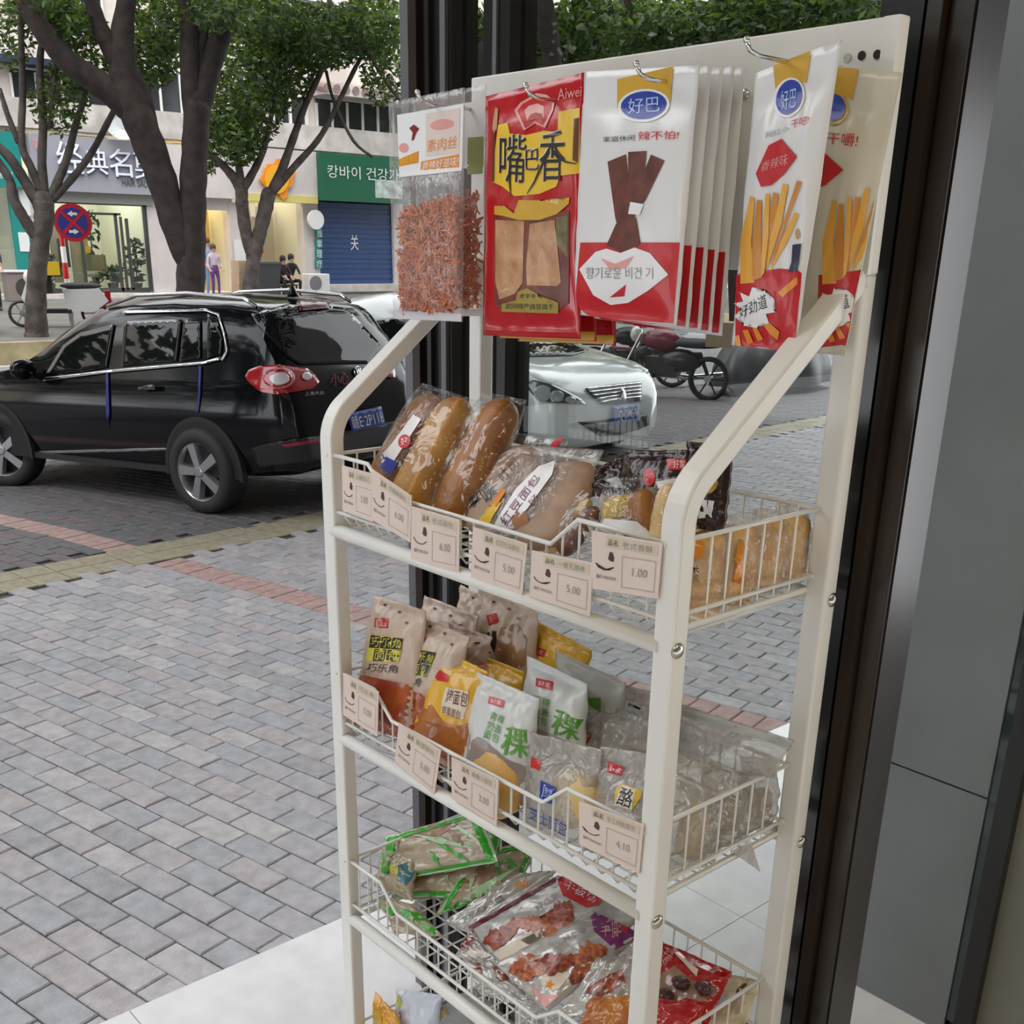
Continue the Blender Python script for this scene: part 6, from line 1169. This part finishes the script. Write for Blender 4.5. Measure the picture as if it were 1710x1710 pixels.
# tarp-covered vehicle at the right
p0 = gpt(1190, 665); tp = thing('covered_scooter', 'scooter under a grey tarpaulin right of the red motorbike', 'scooter', V((p0.x-.2, p0.y+1.0, gz(p0.x))))
c0 = V((p0.x-.1, p0.y+1.5, gz(p0.x))); vs, fs = [], []; nu, nv = 36, 10
for j in range(nv+1):
    v = j/nv
    for i in range(nu):
        a = 2*pi*i/nu; r_ = (1-v**2.2)*.92+.05; fold = 1+.07*sin(a*9+v*3)*(1-v)
        vs.append(c0+V((cos(a)*.62*r_*fold, sin(a)*1.25*r_*fold, .12+1.05*v+.10*sin(a*2)*v)))
for j in range(nv):
    for i in range(nu): fs.append((j*nu+i, j*nu+(i+1) % nu, (j+1)*nu+(i+1) % nu, (j+1)*nu+i))
fs.append(tuple(range(nv*nu, nv*nu+nu))); MB().add(vs, fs).build('tarpaulin', mat('grey_tarp', (.07, .07, .075), .35, var=.2, vscale=3), tp, True)
for s_ in (-.8, .8): MB().lathe([(.2, -.05), (.26, -.04), (.26, .04), (.2, .05)], c0+V((.0, s_, .26)), (1, 0, 0), 18).build('tyre', mat('tyre_rubber'), tp, True)
# white van beyond
p1 = on_z(1060, 612, RZ); van = thing('white_van', 'white van with yellow stripe standing beyond the red motorbike', 'van', V((p1.x-2, p1.y+2, RZ)))
vo = V((p1.x-1.2, p1.y+.6, RZ)); MB().box(vo+V((-1.9, -2.4, .35)), vo+V((0, 2.4, 1.5))).build('body', M_cwht, van, bevel=.12); MB().box(vo+V((-1.85, -2.3, 1.5)), vo+V((-.05, 2.0, 2.0))).build('cabin', mat('van_yellow', (.62, .55, .30), .4), van, bevel=.12)
for s_ in (-1.5, 1.5): MB().lathe([(.2, -.1), (.33, -.1), (.33, .1), (.2, .1)], vo+V((-.08, s_, .34)), (1, 0, 0), 20).build('tyre', mat('tyre_rubber'), van, True)
# black car roof between the SUV and the rack
bc = Car('grey_roof_car', 'dark car with pale roof edge, half hidden between the SUV and the rack', (-15.2, 10.0, RZ), 60, 0, 1., mat('dark_grey_car', (.10, .10, .11), .2, coat=.8)) if False else None
# ================================================================ trees
M_bark = mat('bark_brown', (.032, .023, .020), .9, var=.35, vscale=6, bump=1., bscale=22); M_bark2 = mat('bark_grey', (.065, .053, .047), .9, var=.4, vscale=5, bump=1., bscale=18)
def leafmat(name, c):
    m = mat(name, c, .45, var=.25, vscale=3); t = m.node_tree; b = t.nodes['Principled BSDF']; out = t.nodes['Material Output']
    tr = t.nodes.new('ShaderNodeBsdfTranslucent'); tr.inputs['Color'].default_value = (c[0]*2.2, c[1]*2.0, c[2]*1.2, 1); mx = t.nodes.new('ShaderNodeMixShader'); mx.inputs[0].default_value = .42
    t.links.new(b.outputs[0], mx.inputs[1]); t.links.new(tr.outputs[0], mx.inputs[2]); t.links.new(mx.outputs[0], out.inputs['Surface']); return m
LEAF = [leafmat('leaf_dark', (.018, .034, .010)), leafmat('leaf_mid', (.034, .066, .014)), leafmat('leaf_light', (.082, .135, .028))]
def branch(m, pts, L, lean=0.):
    """pts: (px, py, width px [, dL])"""
    P = [at_dist(q[0], q[1], L+(q[3] if len(q) > 3 else 0)) for q in pts]; R = [q[2]/2*(L/FPX)*.98 for q in pts]
    Q, W = [], []
    for i in range(len(P)-1):       # smooth
        for k in range(4):
            t = k/4; p0, p1, p2, p3 = P[max(0, i-1)], P[i], P[i+1], P[min(len(P)-1, i+2)]
            Q.append(.5*((2*p1)+(p2-p0)*t+(2*p0-5*p1+4*p2-p3)*t*t+(3*p1-p0-3*p2+p3)*t**3)); W.append((R[i]*(1-t)+R[i+1]*t)*(1+.05*sin(len(Q)*2.3)))
    Q.append(P[-1]); W.append(R[-1]); m.tube(Q, W, 10); m.ball(Q[0], W[0]*1.03, 10, 8); m.ball(Q[-1], W[-1]*1.0, 10, 8)
def foliage(blobs, seed, size, parent, dens=1.):
    r = random.Random(seed); vs, fs, mi = [], [], []
    for cx, cy, rx, ry, L, dL, n in blobs:
        for _ in range(int(n*dens)):
            while True:
                a, b, c_ = r.uniform(-1, 1), r.uniform(-1, 1), r.uniform(-1, 1)
                if a*a+b*b+c_*c_ < 1: break
            p = at_dist(cx+a*rx, cy+b*ry, L+c_*dL); d = V((r.gauss(0, 1), r.gauss(0, 1), r.gauss(-.3, .6))).normalized()*size*r.uniform(.6, 1.25); s_ = d.orthogonal().normalized(); s_.rotate(__import__('mathutils').Quaternion(d.normalized(), r.uniform(0, 6.28))); s_ *= size*r.uniform(.28, .42)
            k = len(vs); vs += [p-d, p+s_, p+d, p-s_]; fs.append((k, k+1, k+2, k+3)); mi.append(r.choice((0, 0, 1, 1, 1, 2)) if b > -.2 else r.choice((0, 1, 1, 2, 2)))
    me = bpy.data.meshes.new('foliage'); me.from_pydata([tuple(v) for v in vs], [], fs)
    for m in LEAF: me.materials.append(m)
    me.polygons.foreach_set('material_index', mi); o = link('foliage', me, None, parent); o['kind'] = 'stuff'; return o
def tree(name, label, base, L, stems, bark, blobs, seed, size=.12):
    p = at_dist(base[0], base[1], L); p.z = base[2]; t = thing(name, label, 'tree', p, 'street trees')
    for k, s_ in enumerate(stems):
        m = MB(); branch(m, s_, L); m.build('trunk' if k == 0 else 'branch', bark, t, True)
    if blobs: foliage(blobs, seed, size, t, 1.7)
    return t
# big forked tree in the middle
tree('forked_tree', 'large brown tree with forked leaning trunks behind the black SUV', (318, 560, SZ), 21.0,
     [[(316, 566, 54), (318, 480, 46), (321, 400, 42), (322, 320, 42), (326, 240, 40), (330, 170, 40)],
      [(326, 215, 34), (318, 110, 32), (316, 40, 28), (300, -30, 22), (280, -120, 14)], [(328, 205, 34), (352, 110, 32), (375, 40, 30), (395, -30, 24), (430, -130, 14)], [(329, 200, 20), (336, 90, 16), (345, 20, 14), (350, -60, 9)],
      [(316, 450, 30), (296, 390, 42), (270, 300, 46), (242, 225, 50), (215, 160, 46), (205, 110, 40), (205, 50, 32), (215, -20, 24), (230, -120, 14)],
      [(235, 205, 34), (180, 150, 38), (125, 112, 34), (85, 70, 30), (50, 20, 26), (20, -30, 20), (-40, -110, 12)], [(205, 120, 28), (178, 70, 26), (158, 20, 22), (140, -40, 16), (120, -120, 10)], [(262, 260, 18), (248, 175, 16), (222, 110, 12)]],
     M_bark, [(240, 95, 70, 60, 22.5, 1.6, 900), (120, 45, 60, 40, 22.0, 1.5, 500), (280, 30, 60, 60, 22.5, 2, 700), (370, 10, 60, 50, 21, 2, 800), (60, 10, 60, 30, 22, 1.5, 300), (250, -160, 300, 130, 21, 3.5, 2600)], 1, .085)
# small tree at the left
tree('small_branching_tree', 'slim grey tree with many upright branches at the left, beside the sign', (62, 562, SZ), 21.8,
     [[(62, 566, 36), (60, 520, 32), (62, 460, 28), (68, 400, 27), (74, 365, 30), (72, 335, 30)], [(64, 400, 18), (40, 365, 17), (22, 330, 15), (16, 300, 13), (-10, 260, 11), (-40, 220, 8)], [(66, 345, 18), (40, 300, 16), (15, 262, 14), (-15, 235, 11)],
      [(74, 330, 16), (70, 270, 13), (72, 200, 12), (66, 120, 11), (72, 60, 9), (86, 0, 8)], [(70, 320, 14), (52, 280, 12), (36, 240, 11), (38, 160, 10), (36, 90, 9), (34, 20, 8)], [(82, 335, 14), (110, 270, 12), (126, 210, 10), (140, 165, 8), (150, 120, 6)], [(80, 340, 13), (110, 310, 11), (150, 260, 10), (185, 195, 9), (192, 182, 7)], [(30, 235, 9), (12, 190, 8), (0, 150, 6)], [(84, 210, 8), (92, 130, 7), (96, 60, 7), (118, -10, 6)]],
     M_bark2, [(100, 170, 55, 60, 22, 1.0, 330), (20, 60, 50, 60, 22.5, 1, 260), (130, 110, 50, 40, 22, 1, 260), (90, 20, 60, 40, 22, 1, 300), (40, -120, 130, 90, 22, 2, 900)], 2, .075)
# middle tree before the shops
tree('sidewalk_tree', 'leafy forked tree before the yellow doorway and the green sign', (420, 496, SZ), 32.5,
     [[(418, 500, 30), (420, 460, 24), (426, 420, 22), (436, 380, 22), (444, 345, 24), (448, 325, 22)], [(422, 430, 20), (410, 385, 20), (404, 340, 20), (402, 315, 20), (385, 290, 14), (360, 265, 10), (340, 250, 7)], [(404, 318, 14), (398, 270, 11), (392, 220, 9), (388, 160, 7)], [(406, 316, 14), (424, 285, 12), (440, 250, 10), (452, 200, 8), (462, 130, 7), (475, 60, 6)], [(448, 330, 16), (470, 285, 14), (490, 230, 12), (510, 175, 10), (535, 120, 9), (552, 60, 8), (550, 0, 6)], [(452, 325, 13), (490, 280, 11), (530, 235, 9), (556, 190, 8), (590, 120, 7), (612, 80, 5)], [(545, 120, 5), (558, 170, 5), (590, 235, 5), (622, 262, 4)], [(612, 80, 6), (640, 130, 6), (670, 170, 5)]],
     M_bark2, [(420, 130, 65, 120, 32.5, 2, 1700), (350, 210, 36, 80, 33, 1.5, 600), (470, 110, 60, 80, 33, 2, 1000), (540, 60, 80, 60, 32.5, 2, 1500), (620, 40, 60, 60, 32.5, 2, 1100), (400, 230, 45, 50, 32, 1.3, 600), (640, 120, 40, 60, 33, 1.5, 350), (440, 20, 70, 50, 31, 2, 1000), (540, -140, 240, 110, 31, 4, 2800)], 3, .115)
# trees right, seen through the glass
RT = [('forecourt_tree', 'dark leaning trunk seen between the two black door posts', (800, 560, 0), 19.0, [[(900, 560, 40), (860, 330, 40), (812, 130, 38), (775, 60, 34), (748, 10, 28), (720, -60, 20)]], [(770, 60, 50, 60, 20, 1.5, 500), (730, 110, 30, 60, 21, 1.5, 300)]),
      ('forecourt_tree', 'straight dark trunk above the header board, left of its middle', (920, 560, 0), 20.0, [[(930, 560, 36), (926, 330, 34), (922, 120, 32), (915, 50, 32), (905, -20, 28), (890, -120, 18)]], [(870, 70, 50, 80, 22, 2, 1100), (980, 60, 60, 80, 22, 2, 1300), (900, -120, 200, 100, 20, 3, 1500)]),
      ('forecourt_tree', 'leaning grey trunk above the middle of the header board', (1010, 560, 0), 24.0, [[(1000, 560, 30), (1010, 300, 28), (1025, 110, 26), (1040, 40, 24), (1050, -20, 22), (1070, -110, 14)]], [(1060, 60, 60, 80, 25, 2, 1400), (1140, 60, 60, 70, 25, 2, 1200)]),
      ('forecourt_tree', 'slim trunk above the right half of the header board', (1215, 560, 0), 23.0, [[(1230, 560, 24), (1222, 300, 22), (1214, 90, 20), (1206, 10, 18), (1200, -90, 12)]], [(1220, 50, 60, 70, 24, 2, 1300), (1320, 20, 70, 60, 24, 2, 1300), (1430, 10, 60, 60, 23, 2, 900), (1250, -130, 260, 90, 22, 3, 1800)])]
for k, (n_, lab, base, L, st, bl) in enumerate(RT):
    p = at_dist(st[0][0][0], 560, L)
    st[0][0] = (st[0][0][0], st[0][0][1]+ (0), st[0][0][2])
    tree(n_, lab, (st[0][0][0], 560, gz(p.x)), L, st, M_bark, bl, 10+k, .11)
# green hedge of trees closing the view to the right
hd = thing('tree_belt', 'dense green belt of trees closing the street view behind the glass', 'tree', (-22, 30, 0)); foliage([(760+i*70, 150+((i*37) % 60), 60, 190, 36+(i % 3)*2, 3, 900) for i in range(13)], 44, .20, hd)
for i in range(7): p = at_dist(770+i*120, 560, 37); MB().tube([V((p.x, p.y, RZ)), V((p.x+.2, p.y, 3)), V((p.x, p.y+.3, 6))], [.2, .16, .1], 8).build('trunk', M_bark, hd, True)
# ================================================================ people far across the street
def person(loc, az, pose, top, legs, hair_c, label, h=1.62, stool=False, lean=.0):
    k = h/1.66; J, E, RR, G = [], [], [], []
    def j(p, r, parent, g):
        J.append(V(p)*k); RR.append(r*k); G.append(g)
        if parent is not None: E.append((parent, len(J)-1))
        return len(J)-1
    z0 = .92 if pose == 'stand' else .50
    pel = j((0, 0, z0), .13, None, 1); sp = j((0, lean*.4, z0+.22), .12, pel, 0); ch = j((0, lean, z0+.42), .135, sp, 0); nk = j((0, lean*1.2, z0+.53), .055, ch, 2); hd = j((0, lean*1.3+.015, z0+.63), .088, nk, 2); j((0, lean*1.3, z0+.71), .07, hd, 2)
    for s in (-1, 1):
        sh = j((s*.17, lean, z0+.44), .065, ch, 0)
        if pose == 'stand': el_, wr = (s*.23, .02, z0+.18), (s*.20, .14, z0+.02)
        else: el_, wr = (s*.24, lean+.10, z0+.20), (s*.10, lean+.30, z0+.12)
        el = j(el_, .048, sh, 0); w_ = j(wr, .032, el, 2); pm_ = j(V(wr)+V((0, .05, -.03)), .034, w_, 2)
        for f in range(5): a = j(V(wr)+V(((f-2)*.016*(1 if f else 1.8), .09-(.03 if f == 0 else 0), -.05)), .009, pm_, 2); j(V(wr)+V(((f-2)*.017*(1 if f else 2.0), .115-(.035 if f == 0 else abs(f-2)*.006), -.075)), .008, a, 2)
        hp = j((s*.09, 0, z0-.02), .10, pel, 1)
        kn_, an_ = ((s*.10, .04, .48), (s*.10, -.02, .09)) if pose == 'stand' else ((s*.14, .42, .50), (s*.13, .36, .09))
        kn = j(kn_, .065, hp, 1); an = j(an_, .042, kn, 1); j((an_[0], an_[1]+.15, .04), .038, an, 3)
    me = bpy.data.meshes.new('skeleton'); me.from_pydata([tuple(p) for p in J], E, []); o = bpy.data.objects.new('skeleton', me); COL.objects.link(o)
    sk = o.modifiers.new('skin', 'SKIN'); sk.use_smooth_shade = True
    for i, v in enumerate(me.skin_vertices[0].data): v.radius = (RR[i], RR[i]*(.75 if G[i] in (0, 1) else 1)); v.use_root = (i == 0)
    o.modifiers.new('sub', 'SUBSURF').levels = 1
    bpy.context.view_layer.update(); m2 = bpy.data.meshes.new_from_object(o.evaluated_get(bpy.context.evaluated_depsgraph_get())); bpy.data.objects.remove(o)
    R = Matrix.Rotation(-radians(az), 4, 'Z'); M4 = Matrix.Translation(V(loc)) @ R
    skin = mat('skin', (.50, .30, .21), .5); shoe = mat('shoe_dark', (.03, .03, .03), .5)
    m2.materials.clear()
    for m in (top, legs, skin, shoe): m2.materials.append(m)
    for p in m2.polygons:
        c = p.center; b = min(range(len(J)), key=lambda i: (J[i]-c).length_squared-RR[i]**2); p.material_index = G[b]
    m2.transform(M4); t = thing('person', label, 'person', loc); ob = link('body', m2, None, t, True)
    X = lambda p: M4 @ (V(p)*k)
    hc = V((0, lean*1.3, z0+.67)); m = MB(); m.ball((0, 0, 0), 1., 14, 8)
    m.v = [tuple(X(hc+V((v[0]*.10, v[1]*.108-.022, v[2]*.10+.035 if v[2] > 0 else v[2]*.14+.02)))) for v in m.v]; m.build('hair', hair_c, t, True)
    for s in (-.032, .032): MB().ball(X(hc+V((s, .085, -.01))), .011, 8, 6).build('eye', mat('eye_dark', (.02, .02, .02), .3), t, True)
    MB().ball(X(hc+V((0, .098, -.035))), .014, 8, 6).build('nose', skin, t, True); MB().ball(X(hc+V((0, .085, -.068))), (.02, .02, .007), 8, 6).build('mouth', mat('lips', (.35, .10, .09), .5), t, True)
    if stool:
        st = thing('low_stool', 'low dark stool under the %s' % stool, 'stool', loc)
        q = V(loc); MB().box(q+V((-.17, -.17, .33)), q+V((.17, .17, .37))).build('seat', M_plast, st)
        for a in (-.13, .13):
            for b in (-.13, .13): MB().box(q+V((a-.02, b-.02, 0)), q+V((a+.02, b+.02, .33))).build('leg', M_plast, st)
    return t
HB = mat('hair_brown', (.10, .045, .02), .6); HK = mat('hair_black', (.015, .013, .012), .6)
def spot(px, dx): p = on_x(px, 485, FX+dx); return (p.x, p.y, SZ)
person(spot(361, 2.2), 100, 'stand', mat('top_white_pink', (.55, .45, .52), .8), mat('skirt_purple', (.14, .05, .22), .8), HB, 'person in pale top and purple trousers standing before the yellow doorway', 1.5)
person(spot(352, 1.7), 80, 'stand', mat('top_blue_grey', (.28, .36, .52), .8), mat('jeans', (.20, .26, .42), .8), HB, 'person in light blue clothes, mostly hidden by the big tree trunk', 1.66)
person(spot(486, 1.3), 95, 'sit', mat('jacket_black', (.02, .018, .02), .7), mat('trousers_black', (.018, .018, .02), .8), HK, 'person in black sitting on a stool, right one of the pair', 1.66, 'right sitting person', .10)
person(spot(470, 1.6), 85, 'sit', mat('jacket_dark_brown', (.05, .03, .03), .7), mat('trousers_black'), HK, 'person in dark brown sitting on a stool, left one of the pair', 1.6, 'left sitting person', .14)
p = side_pt(2, 520); person((p.x, p.y-.1, SZ), 110, 'stand', mat('jacket_black'), mat('trousers_black'), HK, 'person in black standing behind the blue motorbike at the left edge', 1.72)
# yellow crate on the scooter's rack spot
p = side_pt(94, 548); cr_ = thing('yellow_crate', 'small yellow crate above the white scooter behind the tree', 'crate', (p.x, p.y-.1, SZ+.95)); q = V((p.x, p.y-.05, SZ+.95))
for a, b in (((-.16, -.22, 0), (.16, .22, .02)), ((-.16, -.22, 0), (-.14, .22, .26)), ((.14, -.22, 0), (.16, .22, .26)), ((-.16, -.22, 0), (.16, -.20, .26)), ((-.16, .20, 0), (.16, .22, .26))): MB().box(q+V(a), q+V(b)).build('panel', YEL, cr_)
MB().box(q+V((-.05, -.05, -.30)), q+V((.05, .05, 0))).build('bracket', M_plast, cr_)
# unseen foliage added above and left, to shade the cars and mirror in them
r = random.Random(9); vs, fs = [], []
for cx, cy, cz, rr in ((-5.0, 8.2, 7.2, 2.4), (-4.8, 3.4, 7.4, 2.2), (-9.8, 4.2, 7.6, 3.3), (-8.6, 9.2, 7.6, 3.2), (-12.4, .8, 8.0, 3.2), (-6.2, 5.6, 7.4, 2.6), (-10.5, -5, 4.6, 3.0), (-10.5, -11, 4.8, 3.2), (-19.9, -4, 5.2, 3.4), (-20, -11, 5.2, 3.4), (-14, -17, 5, 4.0), (-8, -18, 4.5, 3.6), (-21, -19, 4, 4), (-14, -24, 3, 4)):
    for _ in range(1500):
        d = V((r.gauss(0, 1), r.gauss(0, 1), r.gauss(0, .9))).normalized()*rr*r.random()**.4; p = V((cx, cy, cz))+d; e = V((r.gauss(0, 1), r.gauss(0, 1), r.gauss(0, .7))).normalized()*.26; s_ = e.orthogonal().normalized()*.12; k = len(vs); vs += [p-e, p+s_, p+e, p-s_]; fs.append((k, k+1, k+2, k+3))
me = bpy.data.meshes.new('added_foliage'); me.from_pydata([tuple(v) for v in vs], [], fs); me.materials.append(LEAF[0]); o = link('added_foliage', me); tag(o, 'unseen canopy added over the parked cars and farther left, for shade and reflections', 'foliage', None, 'stuff')
m = MB()
for cx, cy in ((-10.5, -5), (-10.5, -11), (-19.9, -4), (-20, -11), (-14, -17), (-8, -18)): m.tube([(cx, cy, -.1), (cx+.1, cy, 2.2), (cx-.1, cy+.1, 4.6)], [.22, .18, .12], 8)
m.build('trunk', M_bark, o, True)['kind'] = 'stuff'  # trunks under the added foliage, out of view
